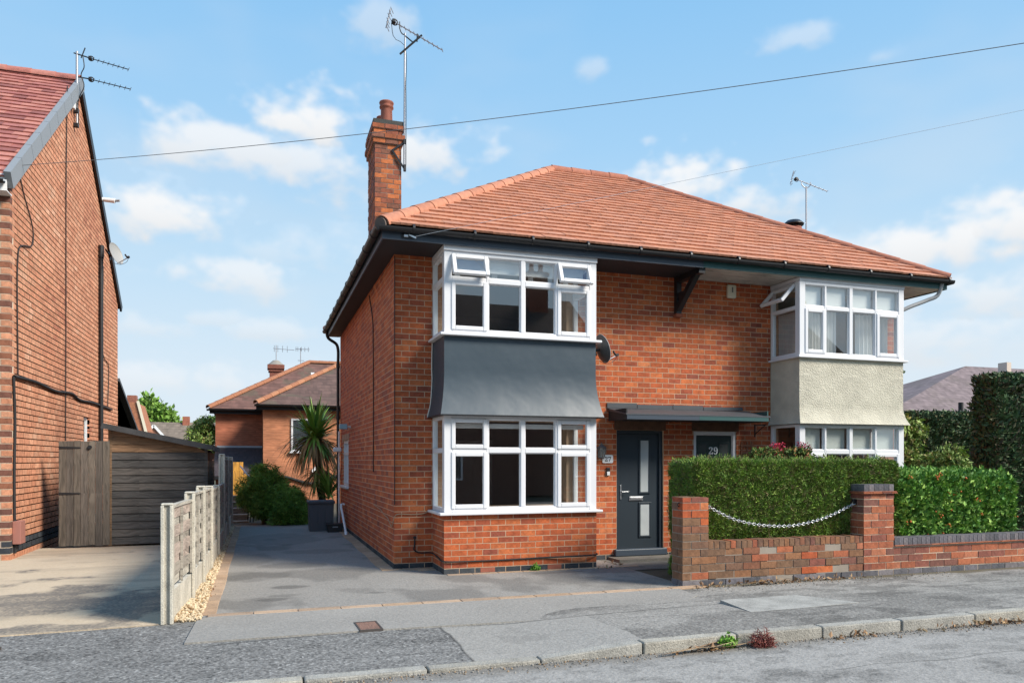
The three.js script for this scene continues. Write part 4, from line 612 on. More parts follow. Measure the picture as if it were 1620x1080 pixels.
// ------------------------------------------------------------------ fence, shed, gate, storage box
{ const t = thing('panel_fence', 'low fence of grey lap panels between concrete posts along the driveway', 'fence');
  const posts = [[-2.735, 3.02, 1.16], [-2.64, 1.66, 1.22], [-2.60, .52, 1.25], [-2.575, -.75, 1.21], [-2.56, -2.4, 1.17], [-2.55, -4.2, 1.70], [-2.545, -6.1, 1.66], [-2.54, -8.4, 1.66]];
  const woods = [[.44, .405, .35], [.38, .35, .30], [.49, .45, .38], [.34, .30, .25], [.43, .345, .29]].map(c => mat(c, .92, { map: grainMap, bumpMap: grainMap, bumpScale: .004 }));
  posts.forEach(([x, z, h], i) => { const w = .115, g = [rbx(x - w / 2, x - w / 2 + .034, 0, h, z - .055, z + .055, .008), rbx(x + w / 2 - .034, x + w / 2, 0, h, z - .055, z + .055, .008), rbx(x - w / 2 + .03, x + w / 2 - .03, 0, h - .004, z - .022, z + .022, .004)]; g.push(rbx(x - w / 2 + .002, x + w / 2 - .002, h - .002, h + .022, z - .05, z + .05, .02)); part(t, 'post', g.map(uvMetres), M.concretePost);
    if (i === posts.length - 1) return; const [x2, z2, h2] = posts[i + 1], top = Math.min(h, h2) - (i < 5 ? .02 : .05), at = f => [x + (x2 - x) * f, z + (z2 - z) * f], bot = .30, L = z - z2;
    part(t, 'gravel_board', [beam([at(.04)[0], .15, at(.04)[1]], [at(.96)[0], .15, at(.96)[1]], .05, .3)].map(uvMetres), M.concretePost);
    const slope = (h2 - h) * .0, n = Math.round((top - bot - .06) / .095);
    for (let k = 0; k < n; k++) { const y = bot + .05 + k * (top - bot - .06) / n, g = beam([at(.04)[0], y + .04, at(.04)[1]], [at(.5)[0], y + .04 + rr(-.004, .004), at(.5)[1]], .012, .115), g2 = beam([at(.5)[0], y + .04, at(.5)[1]], [at(.96)[0], y + .04 + rr(-.004, .004), at(.96)[1]], .012, .115); const s = part(t, 'slat', [g, g2].map(q => { q.rotateZ(0); return uvMetres(q); }), woods[Math.floor(R() * 5)]); s.position.x = (k % 2 ? .006 : -.006); }
    for (const f of [.05, .5, .95]) { const [px, pz] = at(f); part(t, 'batten', [bx(px + .012, px + .034, bot + .02, top - .03, pz - .022, pz + .022)], woods[1]); }
    part(t, 'top_rail', [beam([at(.03)[0], top, at(.03)[1]], [at(.97)[0], top, at(.97)[1]], .06, .03)].map(uvMetres), woods[2]); }); }
M.felt = mat([.065, .065, .068], .95, { map: speck });
{ const t = thing('garden_shed', 'dark weathered timber shed with a sloping felt roof behind the low fence', 'shed'), x0 = -4.49, x1 = -2.84, zf = -4.5, zb = -6.9, yl = 2.19, yr = 1.84, top = x => yl + (yr - yl) * (x - x0) / (x1 - x0);
  part(t, 'frame', prismXY([[x0 + .03, .06], [x1 - .03, .06], [x1 - .03, yr - .03], [x0 + .03, yl - .03]], zb, zf - .025), mat([.05, .04, .03], 1));
  const wm = [[.10, .09, .082], [.075, .07, .066], [.12, .105, .093], [.088, .08, .076], [.15, .12, .09]].map(c => mat(c, .93, { map: grainMap, bumpMap: grainMap, bumpScale: .004 })), wo = [[.27, .155, .085], [.23, .14, .08], [.25, .155, .095]].map(c => mat(c, .93, { map: grainMap, bumpMap: grainMap, bumpScale: .004 })), bh = .142;
  for (let k = 0; k < 16; k++) { const y0 = .05 + k * bh, y1 = y0 + bh - .006; if (y0 > yl) break; const xr = y1 < yr ? x1 : clamp(x0 + (yl - y1) / (yl - yr) * (x1 - x0), x0, x1), xr0 = y0 < yr ? x1 : clamp(x0 + (yl - y0) / (yl - yr) * (x1 - x0), x0, x1);
    const g = prismXY(xr > x0 + .02 ? [[x0, y0], [xr0, y0], [xr, y1], [x0, y1]] : [[x0, y0], [xr0, y0], [x0, Math.min(y1, yl)]], 0, .02); const b = part(t, 'board', uvMetres(g), y1 > 1.82 ? wo[k % 3] : k > 11 ? wm[4] : wm[Math.floor(R() * 4)]); b.position.set(0, 0, zf - .02); b.rotation.x = -.0; { const p = b.geometry.attributes.position; for (let q = 0; q < p.count; q++) if (p.getZ(q) > .01) p.setZ(q, p.getZ(q) + (y1 - p.getY(q)) / bh * .016); b.geometry.computeVertexNormals(); }
    if (y1 < yr + .02) part(t, 'board', [bx(x1 - .002, x1 + .016 + rr(0, .004), y0, Math.min(y1, yr), zb, zf - .03)], k > 3 ? wo[(k + 1) % 3] : wm[k % 4]); }
  part(t, 'corner_post', [bx(x1 - .035, x1 + .022, .03, yr, zf - .03, zf + .012)], wm[0]); part(t, 'corner_post', [bx(x0 - .03, x0 + .03, .03, yl - .02, zf - .02, zf + .016)], wo[1]);
  part(t, 'roof', [beam([x0 - .12, top(x0 - .12) + .05, (zf + zb) / 2], [x1 + .12, top(x1 + .12) + .05, (zf + zb) / 2], zb * -1 + zf + .3, .035)], M.felt); part(t, 'roof_edge', [beam([x0 - .12, top(x0 - .12) + .02, zf + .155], [x1 + .12, top(x1 + .12) + .02, zf + .155], .022, .1)].map(uvMetres), M.felt); part(t, 'roof_edge', [beam([x1 + .13, top(x1 + .12) + .01, zf + .15], [x1 + .13, top(x1 + .12) + .01, zb - .15], .02, .09)], M.felt); }
{ const t = thing('plank_gate', 'grey vertical plank gate between the left house and the shed', 'gate', [-5.31, 0, -4.46]), wm = [[.15, .125, .10], [.18, .15, .12], [.125, .105, .088], [.165, .138, .115]].map(c => mat(c, .92, { map: grainUp, bumpMap: grainUp, bumpScale: .004 })), w = .118;
  for (let i = 0; i < 7; i++) part(t, 'plank', [bx(i * w, i * w + w - .006, .04 + rr(0, .02), 1.95 + rr(-.006, .006), 0, .022 + rr(-.002, .003))], wm[Math.floor(R() * 4)]);
  part(t, 'ledge', [bx(.0, .8, .3, .42, -.03, -.002)], wm[2]); part(t, 'ledge', [bx(.0, .8, 1.5, 1.62, -.03, -.002)], wm[2]);
  for (const y of [1.0, 1.83]) part(t, 'hinge', prismXY([[0, y - .022], [.34, y - .01], [.36, y], [.34, y + .01], [0, y + .022]], .026, .034), M.black); part(t, 'latch', [rod([.50, 1.84, .024], [.50, 1.84, .05], .035, 12)], M.black); }
{ const t = thing('storage_box', 'dark grey plastic storage box against the side wall at the end of the drive', 'storage box', [-.55, .004, -6.75]), m = mat([.085, .09, .105], .55); part(t, 'body', prismXY([[-.25, 0], [.25, 0], [.27, .62], [-.27, .62]], -.24, .24, .006), m); for (let i = 0; i < 3; i++) part(t, 'panel', [rbx(-.22 + i * .15, -.09 + i * .15, .08, .56, .243, .252)], m); part(t, 'lid', [rbx(-.30, .30, .615, .685, -.28, .285, .02)], mat([.07, .075, .09], .5)); }
{ const t = thing('recycling_tub', 'small black plastic tub in front of the grey storage box', 'tub', [-.28, .004, -6.28]), m = mat([.02, .021, .024], .5); part(t, 'body', prismXY([[-.15, 0], [.15, 0], [.17, .16], [-.17, .16]], -.13, .13, .006), m); part(t, 'rim', [rbx(-.19, .19, .155, .185, -.155, .155)], m); part(t, 'handle', [rbx(-.06, .06, .10, .13, .135, .152)], M.greyPlastic); }

// ------------------------------------------------------------------ plants
function leafGeo(n, len, wid, spread, q, up = .2) { // a small sprig of n folded leaves
  const a = new Acc(); for (let i = 0; i < n; i++) { const d = V(q() * 2 - 1, q() * 2 - 1 + up, q() * 2 - 1).normalize(), s = d.clone().cross(V(q() - .5, q() - .5, q() - .5)).normalize().multiplyScalar(wid / 2), o = V((q() - .5) * spread, (q() - .5) * spread, (q() - .5) * spread), m = o.clone().addScaledVector(d, len * .45), e = o.clone().addScaledVector(d, len), nn = d.clone().cross(s).normalize(), dip = nn.clone().multiplyScalar(wid * .15);
    const L = m.clone().add(s).add(dip), r = m.clone().sub(s).add(dip); a.tri(o, L, e, nn, [[0, 0], [0, 1], [1, 1]], [1, 1, 1]); a.tri(o, e, r, nn, [[0, 0], [1, 1], [1, 0]], [1, 1, 1]); }
  const g = a.geo(); g.deleteAttribute('color'); g.computeVertexNormals(); return g;
}
const q1 = rng(91), broad2 = leafGeo(4, .085, .046, .07, rng(17), .2), sprig = leafGeo(8, .044, .011, .026, q1, .5), broad = leafGeo(4, .055, .03, .05, q1, .2), feather = leafGeo(8, .09, .012, .06, q1, .4), big = leafGeo(6, .30, .16, .35, q1, .2), mid = leafGeo(5, .12, .05, .12, q1, .2);
const pick = (cols) => { const c = cols[Math.floor(R() * cols.length)], k = rr(.75, 1.25); return rgb(c[0] * k, c[1] * k, c[2] * k); };
function boxHedge(t, x0, x1, y0, y1, z0, z1, count, geo, cols, round = .08, lump = .05) {
  const it = [], area = [(x1 - x0) * (y1 - y0) * 1.35, (x1 - x0) * (z1 - z0) * 1.15, (z1 - z0) * (y1 - y0), (z1 - z0) * (y1 - y0) * .6], tot = area.reduce((a, b) => a + b);
  const bump = (a, b) => lump * (fbm(a * 3 + x0, b * 3, 3) - .5) * 2;
  for (let i = 0; i < count; i++) { let f = R() * tot, k = 0; while (k < 3 && f > area[k]) f -= area[k++]; let x = rr(x0, x1), y = rr(y0, y1), z = rr(z0, z1); const dep = Math.abs(R() * R()) * .10;
    if (k === 0) z = z1 - dep + bump(x, y); else if (k === 1) y = y1 - dep * .7 + bump(x, z) * .8; else if (k === 2) x = x0 + dep + bump(z, y); else x = x1 - dep + bump(z, y);
    const ex = Math.max(0, x - (x1 - round), x0 + round - x), ey = Math.max(0, y - (y1 - round)), ez = Math.max(0, z - (z1 - round)); const rr2 = Math.hypot(ex, ey, ez); if (rr2 > round) { const s = (rr2 - round) / rr2; x += x < (x0 + x1) / 2 ? ex * s : -ex * s; y -= ey * s; z -= ez * s; }
    it.push({ m: xf(x, y + (k === 1 && R() < .03 ? rr(.02, .09) : 0), z + (k === 0 && R() < .02 ? rr(.02, .06) : 0), rr(.7, 1.3), rr(-.7, .7), R() * 6.28, rr(-.7, .7)), c: pick(cols) }); }
  instanced(t, 'foliage', geo, M.leaf, it); part(t, 'branches', uvMetres(rbx(x0 + .1, x1 - .1, y0 - .02, y1 - .11, z0 + .08, z1 - .11, .06)), M.core);
}
const conifer = [[.13, .24, .03], [.17, .29, .038], [.10, .19, .028], [.24, .35, .045], [.16, .19, .045], [.16, .13, .05]], glossy = [[.085, .21, .025], [.13, .28, .04], [.06, .16, .022], [.19, .35, .055], [.28, .43, .08]], darkHedge = [[.055, .11, .042], [.07, .13, .045], [.045, .09, .04], [.09, .15, .05], [.11, .105, .048]];
{ const t = thing('hedge', 'clipped conifer hedge with a flat top behind the brown front wall', 'hedge'); boxHedge(t, 3.56, 6.93, .02, 1.57, 1.75, 2.44, 62000, sprig, conifer, .09, .07); }
{ const t = thing('hedge', 'leafy bright green berry hedge above the blue brick coping', 'hedge'); boxHedge(t, 6.80, 9.25, .02, 1.40, 1.3, 2.45, 13000, broad2, glossy, .22, .17); const it = []; for (let i = 0; i < 24; i++) { const x = rr(6.9, 9.2), y = rr(.5, 1.42), n = 2 + Math.floor(R() * 4); for (let k = 0; k < n; k++) it.push({ m: xf(x + rr(-.03, .03), y + rr(-.03, .03), 2.47 + rr(-.03, .05), rr(.008, .013), 0, 0, 0), c: rgb(.62, .13, .02) }); } instanced(t, 'berries', new THREE.IcosahedronGeometry(1, 1), mat([1, 1, 1], .4), it); }
{ const t = thing('hedge', 'tall dark conifer hedge at the right edge of the picture', 'hedge'); boxHedge(t, 12.75, 18.5, 0, 3.34, -1.3, -.85, 30000, mid, darkHedge.concat([[.06, .05, .025]]), .15, .1); }
{ const t = thing('hedge', 'lower dark hedge left of the tall hedge below the grey roof', 'hedge'); boxHedge(t, 14.3, 19, 0, 2.8, -5.2, -4.5, 14000, mid, darkHedge, .2, .12); }
function tree(name, label, cat, [x, y, z], h, rx, ry, geo, count, cols, scale, grp) { const t = thing(name, label, cat, [x, 0, z], grp), it = [], g = [rod([0, 0, 0], [.05, h * .8, 0], rx * .09 + .02, 8, rx * .03 + .01)]; for (let i = 0; i < 7; i++) { const a = i * 2.4, r = rx * .65; g.push(rod([.03, h * (.35 + .05 * i), 0], [Math.cos(a) * r, y + ry * rr(-.2, .6), Math.sin(a) * r], rx * .03 + .008, 6, .006)); } part(t, 'trunk', g, M.trunk);
  const cl = Array.from({ length: 26 }, () => { const a = R() * 6.28, u = rr(-.75, .95), w = Math.sqrt(1 - u * u) * rr(.35, .85); return [Math.cos(a) * w * rx, y + u * ry * .8, Math.sin(a) * w * rx, rr(.14, .5)]; });
  for (let i = 0; i < count; i++) { const c = cl[Math.floor(R() * cl.length)], a = R() * 6.28, u = rr(-1, 1), w = Math.sqrt(1 - u * u), r = c[3] * Math.cbrt(R()); it.push({ m: xf(c[0] + Math.cos(a) * w * r * rx, c[1] + u * r * ry, c[2] + Math.sin(a) * w * r * rx, scale * rr(.7, 1.3), R() * 6, R() * 6, R() * 6), c: pick(cols) }); } instanced(t, 'crown', geo, M.leaf, it); return t; }
const lightLeaf = [[.16, .24, .04], [.22, .32, .06], [.11, .19, .03], [.28, .36, .10], [.34, .30, .10]], bushLeaf = [[.12, .24, .03], [.17, .31, .04], [.23, .37, .06], [.09, .17, .025]], treeLeaf = [[.035, .075, .018], [.05, .10, .022], [.07, .13, .028]];
tree('shrub', 'light green shrub growing up beside the cream rendered bay', 'shrub', [9.7, 1.75, -.3], 2.2, .45, .75, broad, 2600, lightLeaf, 1.6);
tree('shrub', 'pale variegated shrub with arching tips right of the cream rendered bay', 'shrub', [10.1, 1.35, .3], 1.5, .55, .45, broad, 2400, lightLeaf, 1.5);
tree('climber', 'small leafy climber tip at the right edge of the cream bay', 'climber', [8.86, 3.18, .45], 3.0, .14, .16, broad, 60, lightLeaf, 1.1);
{ const t = tree('shrub', 'feathery green shrub at the far end of the driveway', 'shrub', [-1.75, .75, -9.1], .9, .62, .75, feather, 3600, bushLeaf, 1.5); const u = tree('shrub', 'low spreading green shrub left of the storage box', 'shrub', [-1.15, .45, -8.75], .6, .55, .5, feather, 3200, [[.12, .26, .03], [.17, .33, .045], [.22, .38, .06], [.08, .17, .025]], 1.5); }
tree('young_tree', 'young light green tree between the shed roof and the rear house', 'tree', [-4.0, 2.3, -21.2], 2.4, .65, .9, mid, 900, lightLeaf, 1.1);
tree('tree', 'rounded green tree behind the far left rooftops', 'tree', [-13.6, 5.2, -86], 5, 3.2, 3.6, big, 2600, bushLeaf, 2.0, 'trees on the skyline');
tree('tree', 'low dark tree on the skyline above the far grey roof', 'tree', [-7.3, 5.1, -86], 4, 1.9, 1.7, big, 1100, treeLeaf, 1.6, 'trees on the skyline');
tree('tree', 'small tree beside the far red chimney on the skyline', 'tree', [-11.4, 4.4, -86], 4, 1.6, 1.7, big, 700, bushLeaf, 1.6, 'trees on the skyline');
{ const t = thing('cordyline_palm', 'spiky cordyline palm with brown dead skirt behind the house corner', 'palm', [-.5, 0, -9.4]), a = new Acc(), dd = new Acc(), c0 = V(0, 2.2, 0);
  part(t, 'trunk', [rod([.25, 0, 0], [.12, 1.2, 0], .11, 10, .085), rod([.12, 1.2, 0], [0, 2.35, 0], .085, 10, .06)], M.trunk);
  const leaf = (acc, th, el, len, wid, droop, col) => { const d = V(Math.cos(th) * Math.cos(el), Math.sin(el), Math.sin(th) * Math.cos(el)), s = V(-Math.sin(th), 0, Math.cos(th)); let p = c0.clone().add(V(0, rr(-.15, .1), 0)), v = d.clone(); const n = 7; let L0, R0; for (let i = 0; i <= n; i++) { const f = i / n, w = wid * (f < .25 ? .5 + 2 * f : 1 - ((f - .25) / .75) ** 1.6) * .5, L1 = p.clone().addScaledVector(s, w), R1 = p.clone().addScaledVector(s, -w); if (i) { const nn = v.clone().cross(s).normalize(); acc.tri(L0, R0, R1, nn, [[0, 0], [1, 0], [1, 1]], col); acc.tri(L0, R1, L1, nn, [[0, 0], [1, 1], [0, 1]], col); } L0 = L1; R0 = R1; v.y -= droop * f * 2 / n; v.normalize(); p = p.clone().addScaledVector(v, len / n); } };
  const cs = [[.14, .27, .04], [.21, .36, .06], [.28, .43, .09], [.10, .20, .03]]; for (let i = 0; i < 260; i++) leaf(a, R() * 6.28, rr(-.5, 1.45), rr(.8, 1.15), rr(.065, .10), rr(.3, .9), cs[i % 4].map(c => c * rr(.8, 1.2)));
  for (let i = 0; i < 170; i++) leaf(dd, R() * 6.28, rr(-1.0, .1), rr(.9, 1.45), rr(.04, .075), rr(1.4, 2.6), [[.30, .20, .09], [.20, .13, .06], [.38, .27, .13]][i % 3]);
  const lm = mat([1, 1, 1], .55, { vertexColors: true }); part(t, 'leaves', a.geo(), lm); c0.set(.1, 1.35, .15); for (let i = 0; i < 110; i++) leaf(dd, R() * 6.28, rr(-1.2, .3), rr(.6, 1.0), rr(.04, .07), rr(1.2, 2.4), [[.30, .20, .09], [.22, .16, .06], [.24, .28, .08]][i % 3]); c0.set(.3, .75, .55); const b = new Acc(); for (let i = 0; i < 120; i++) leaf(b, R() * 6.28, rr(.0, 1.4), rr(.55, .95), .055, rr(.6, 1.2), cs[i % 4]); part(t, 'side_shoot', b.geo(), lm); part(t, 'dead_leaves', dd.geo(), mat([1, 1, 1], .9, { vertexColors: true })); }

// ------------------------------------------------------------------ houses behind and around
const farBrick = c => mat(c, .92, { map: brickMap, bumpMap: brickBump, bumpScale: .006 });
const courseMap = (c) => tex(512, 512, (u, v) => { const n = fbm(u * 10, v * 40, 4, 64), m = fbm(u * 5, v * 5, 3, 8), j = Math.abs(((v * 24) % 1) - .5) > .43 ? 1.0 : 0, k = .72 + .5 * (n - .5) + .4 * (m - .5); return [c[0] * k + j * .06, c[1] * k + j * .05, c[2] * k + j * .04]; });
const roofMap = (c, rows, moss) => tex(512, 512, (u, v) => { const f = (v * rows) % 1, n = fbm(u * 24, v * 24, 4, 32), s = fbm(u * 6 + 4, v * 6, 4, 8), r = vn(Math.floor(u * 28 + (Math.floor(v * rows) % 2) * .5) * 7.1, Math.floor(v * rows) * 3.3), k = (.7 + .4 * (n - .5) + .35 * (r - .5)) * (f < .1 ? .62 : 1), g = moss * sstep(.5, .66, s); return [c[0] * k * (1 - g) + .10 * g, c[1] * k * (1 - g) + .09 * g, c[2] * k * (1 - g) + .06 * g]; });
function hipRoof(o, x0, x1, z0, z1, y0, ya, rx0, rx1, rz, m, name = 'roof') { const a = new Acc(), v = [[x0, y0, z1], [x1, y0, z1], [rx1, ya, rz], [rx0, ya, rz], [x0, y0, z0], [x1, y0, z0]].map(p => V(...p)); const f = (idx, U) => { const n = v[idx[1]].clone().sub(v[idx[0]]).cross(v[idx[2]].clone().sub(v[idx[0]])).normalize(); if (n.y < 0) n.negate(); const uvs = idx.map(i => [v[i][U] * .25, v[i].y * .42]); for (let k = 1; k < idx.length - 1; k++) a.tri(v[idx[0]], v[idx[k]], v[idx[k + 1]], n, [uvs[0], uvs[k], uvs[k + 1]], [1, 1, 1]); }; f([0, 1, 2, 3], 'x'); f([4, 0, 3], 'z'); f([1, 5, 2], 'z'); f([5, 4, 3, 2], 'x'); a.tri(v[0], v[4], v[5], V(0, -1, 0), [[0, 0], [0, 0], [0, 0]], [1, 1, 1]); a.tri(v[0], v[5], v[1], V(0, -1, 0), [[0, 0], [0, 0], [0, 0]], [1, 1, 1]); const g = a.geo(); g.deleteAttribute('color'); return part(o, name, g, m); }
function win(o, x0, x1, y0, y1, z) { const w = part(o, 'window', ring(x0, x1, y0, y1, z - .02, z + .05, .07), M.upvc); part(w, 'pane', [bx(x0 + .06, x1 - .06, y0 + .06, y1 - .06, z + .004, z + .012)], mat([.05, .06, .07], .08)); part(w, 'sill', [rbx(x0 - .05, x1 + .05, y0 - .06, y0, z, z + .12)], M.upvc); return w; }
{ const H = thing('rear_house', 'older red brick house with brown hipped roofs beyond the end of the driveway', 'house'), cm = courseMap([.60, .24, .12]), co = courseMap([.52, .17, .09]); cm.repeat.set(.5, .5); co.repeat.set(.5, .5);
  const w1 = part(H, 'wall', [bx(-1.75, 7, 0, 3.62, -26, -17.9)], mat([1, 1, 1], .92, { map: cm })); const w2 = part(H, 'wall', [bx(-3.5, 7, 0, 3.6, -28.4, -20.6)], mat([1, 1, 1], .92, { map: co }));
  const rm = roofMap([.17, .10, .082], 14, .5), rn = roofMap([.21, .105, .082], 14, .5); rm.repeat.set(.9, 1.2); rn.repeat.set(.9, 1.2);
  const rl = hipRoof(H, -3.75, 9, -28.6, -20.3, 3.60, 6.0, .25, 6, -24.5, mat([1, 1, 1], .92, { map: rn })), r2 = hipRoof(H, -2.0, 8, -25, -17.6, 3.62, 5.55, 1.25, 6, -21.4, mat([1, 1, 1], .92, { map: rm }));
  const hp = [mat([.42, .19, .10], .9, { map: tileMap }), mat([.36, .15, .08], .9, { map: tileMap })]; ridgeTiles(r2, [-2.0, 3.65, -17.6], [1.25, 5.57, -21.4], .11, .4, hp, 'hip_tile'); ridgeTiles(rl, [-3.75, 3.62, -20.3], [.25, 6.02, -24.5], .11, .45, [hp[1]], 'hip_tile'); ridgeTiles(rl, [.25, 6.02, -24.5], [6, 6.02, -24.5], .11, .45, [hp[1]]);
  part(H, 'gutter', [gutterGeo([-2.05, 3.6, -17.52], [7, 3.6, -17.52], .07), gutterGeo([-3.8, 3.57, -20.25], [-1.7, 3.57, -20.25], .07)], M.black); part(H, 'eaves_board', [bx(-1.98, 7, 3.42, 3.61, -17.7, -17.62), bx(-3.7, -1.8, 3.4, 3.59, -20.4, -20.32)], M.blackMatt);
  win(H, -.78, .15, 1.92, 3.13, -17.9);
  const rt = part(H, 'lean_to_roof', [beam([-2.62, 2.08, -20.55], [-2.62, 1.02, -17.6], 1.72, .06)], mat([.075, .06, .062], .8, { map: roofMap([.9, .8, .8], 12, .1) })); part(rt, 'flashing', [bx(-3.45, -1.77, 2.06, 2.17, -20.6, -20.5)], mat([.35, .37, .4], .6)); part(H, 'lean_to_wall', [bx(-3.35, -1.85, 0, 1.0, -20.5, -17.9)], farBrick([.28, .12, .07])); part(H, 'lean_to_gutter', [bx(-3.5, -1.76, .93, 1.03, -17.68, -17.58)], M.black);
  part(H, 'chimney', [bx(-1.45, -.92, 4.2, 5.5, -24.5, -23.9), bx(-1.5, -.87, 5.5, 5.62, -24.55, -23.85), bx(-1.54, -.83, 5.62, 5.8, -24.6, -23.8)], farBrick([.26, .09, .06])); part(H, 'chimney_cap', new THREE.CylinderGeometry(.12, .38, .22, 8).translate(-1.18, 5.91, -24.2), mat([.25, .23, .2], 1));
  part(H, 'roof_window', [beam([.62, 5.03, -22.15], [.62, 5.32, -22.6], .8, .1)], M.upvc);
  part(H, 'wall_cable', [tube([[-1.0, 1.0, -17.86], [0, .75, -17.86], [.8, 1.0, -17.86], [1.5, 1.15, -17.86]], .06, 30, 6)], M.blackMatt); part(H, 'vent', [new THREE.CylinderGeometry(.14, .14, .06, 16).rotateX(Math.PI / 2).translate(.1, 1.22, -17.86)], M.white); }
{ const H = thing('bungalow', 'bungalow with a long grey purple tiled roof behind the right hedges', 'bungalow'), rm = roofMap([.26, .20, .205], 22, .15); rm.repeat.set(.7, .9); part(H, 'wall', [bx(23.8, 46, 0, 3.3, -24, -15.6)], mat([.62, .56, .48], .9)); hipRoof(H, 23.4, 47, -23.6, -15.2, 3.35, 6.55, 33.4, 42, -19.4, mat([1, 1, 1], .92, { map: rm })); part(H, 'chimney', [bx(34.45, 34.75, 5.2, 6.62, -18.4, -17.9)], mat([.6, .5, .42], .9)); part(H, 'post', [rod([26.9, 0, -14], [26.9, 4.1, -14], .1, 8)], M.blackMatt); part(H, 'fascia', [bx(23.5, 46.9, 3.22, 3.36, -15.32, -15.25)], M.white); }
{ const t = thing('board_fence', 'dark board fence panel low between the dark hedges', 'fence', [13.2, 0, -3.6]); for (let i = 0; i < 12; i++) part(t, 'board', [bx(i * .15, i * .15 + .143, 0, 1.28 + rr(-.01, .01), 0, .02)], mat([.02, .024, .03], .8)); part(t, 'rail', [bx(0, 1.8, 1.0, 1.08, -.04, -.002)], M.blackMatt); }
{ const H = thing('distant_house', 'distant orange brick gable end behind the dark shed', 'house'); part(H, 'wall', prismXY([[-9.9, 0], [-8.3, 0], [-8.3, 3.4], [-8.75, 5.0], [-9.3, 5.05], [-9.9, 5.0]], -42, -38.6), farBrick([.42, .17, .09])); part(H, 'verge', [beam([-8.22, 3.1, -38.55], [-8.7, 5.1, -38.55], .1, .14)], M.cream); part(H, 'chimney', [bx(-9.4, -8.9, 5, 5.5, -40, -39.4)], farBrick([.3, .12, .08])); }
for (const [x0, x1, z, ya, yr, c, l] of [[-12.2, -5.3, -64, 2.6, 5.15, [.25, .20, .16], 'distant brown roofed terrace with a small white gable above the shed'], [-7.2, -3.2, -58, 2.4, 4.9, [.23, .21, .18], 'distant grey roofed house left of the rear brick house']]) { const H = thing('distant_house', l, 'house'), rm = roofMap(c, 12, .2); rm.repeat.set(.6, .8); part(H, 'wall', [bx(x0 + .2, x1 - .2, 0, ya, z - 5, z)], farBrick([.32, .14, .09])); hipRoof(H, x0, x1, z - 5.4, z + .3, ya - .05, yr, x0 + .3, x1 - 1.0, z - 2.5, mat([1, 1, 1], .92, { map: rm })); part(H, 'chimney', [bx(x0 + 3.5, x0 + 4.1, yr - .4, yr + .55, z - 2.8, z - 2.2)], farBrick([.38, .13, .08]));
  if (x0 < -10) { part(H, 'gable', prismXY([[x0 + .3, 2.2], [x0 + 2.5, 2.2], [x0 + 2.5, 3.3], [x0 + 1.4, 4.6], [x0 + .3, 3.3]], z + .3, z + .6), farBrick([.36, .16, .10])); part(H, 'barge_board', [beam([x0 + .1, 3.15, z + .7], [x0 + 1.4, 4.7, z + .7], .1, .2), beam([x0 + 1.4, 4.7, z + .7], [x0 + 2.7, 3.15, z + .7], .1, .2)], M.white); } }
// the opposite side of the road, seen only in the window panes
for (const [x0, x1, l, gp] of [[-3, 12.4, 'brick house with brown tiled roof on the opposite side of the road', 0], [16.5, 26, 'second brick house further along the opposite side of the road', 1]]) { const H = thing('opposite_house', l, 'house'), rm = roofMap([.14, .09, .07], 16, .2); rm.repeat.set(.8, 1); part(H, 'wall', [bx(x0, x1, 0, 5.0, 19.5, 27)], farBrick([.19, .085, .06])); hipRoof(H, x0 - .3, x1 + .3, 19.1, 27.4, 4.95, 8.8, x0 + .4, x1 - .4, 23.2, mat([1, 1, 1], .92, { map: rm }));
  for (const x of [x0 + 2.2, x1 - 2.6]) { part(H, 'chimney', [bx(x, x + .95, 7.6, 10.0, 22.9, 23.5), bx(x - .06, x + 1.01, 9.8, 9.95, 22.84, 23.56)], farBrick([.26, .09, .055])); for (const k of [.25, .7]) part(H, 'chimney_pot', [rod([x + k, 10.0, 23.2], [x + k, 10.5, 23.2], .12, 12, .1)], M.terra); }
  for (let k = 0; k < 3; k++) for (const y of [1, 3.3]) { const x = x0 + 1.2 + k * (x1 - x0 - 3) / 2; const w = part(H, 'window', [bx(x, x + 1.5, y, y + .07, 19.42, 19.5), bx(x, x + 1.5, y + 1.13, y + 1.2, 19.42, 19.5), bx(x, x + .07, y + .07, y + 1.13, 19.42, 19.5), bx(x + 1.43, x + 1.5, y + .07, y + 1.13, 19.42, 19.5), bx(x + .72, x + .79, y + .07, y + 1.13, 19.42, 19.5)], M.upvc); part(w, 'pane', [bx(x + .07, x + 1.43, y + .07, y + 1.13, 19.47, 19.49)], mat([.04, .05, .06], .08)); } }

// ------------------------------------------------------------------ steps, rail and panel behind the drive
{ const t = thing('timber_steps', 'short flight of timber garden steps beyond the fence', 'steps', [-2.42, 0, -9.6]); for (let i = 0; i < 5; i++) part(t, 'tread', [bx(-.2, .28, i * .15, i * .15 + .04, -i * .3 - .3, -i * .3)], M.woodPale), part(t, 'riser', [bx(-.2, .28, i * .15 - .11, i * .15, -i * .3 - .04, -i * .3 - .01)], M.woodGrey); }
{ const t = thing('handrail', 'slim metal handrail with a V-shaped top beside the garden steps', 'handrail', [-2.0, 0, -9.9]); part(t, 'rail', [rod([-.35, 1.45, 0], [-.02, 1.02, .3], .02), rod([-.02, 1.02, .3], [.3, 1.42, .1], .02)], M.white); for (const x of [-.16, -.1, -.03]) part(t, 'upright', [rod([x, 0, .22], [x, 1.05 + (x + .03) * -1, .25], .012)], M.black); }
{ const t = thing('wooden_panel', 'bright yellow stained timber fence panel behind the garden steps', 'fence panel', [-2.62, .3, -12.4]); for (let i = 0; i < 4; i++) part(t, 'board', [bx(i * .1, i * .1 + .095, 0, 1.25 - (i > 2 ? .35 : 0), 0, .02)], mat([.72, .36, .06], .8, { map: grainUp })); part(t, 'rail', [bx(0, .4, .25, .33, .021, .05)], mat([.55, .26, .05], .8)); }

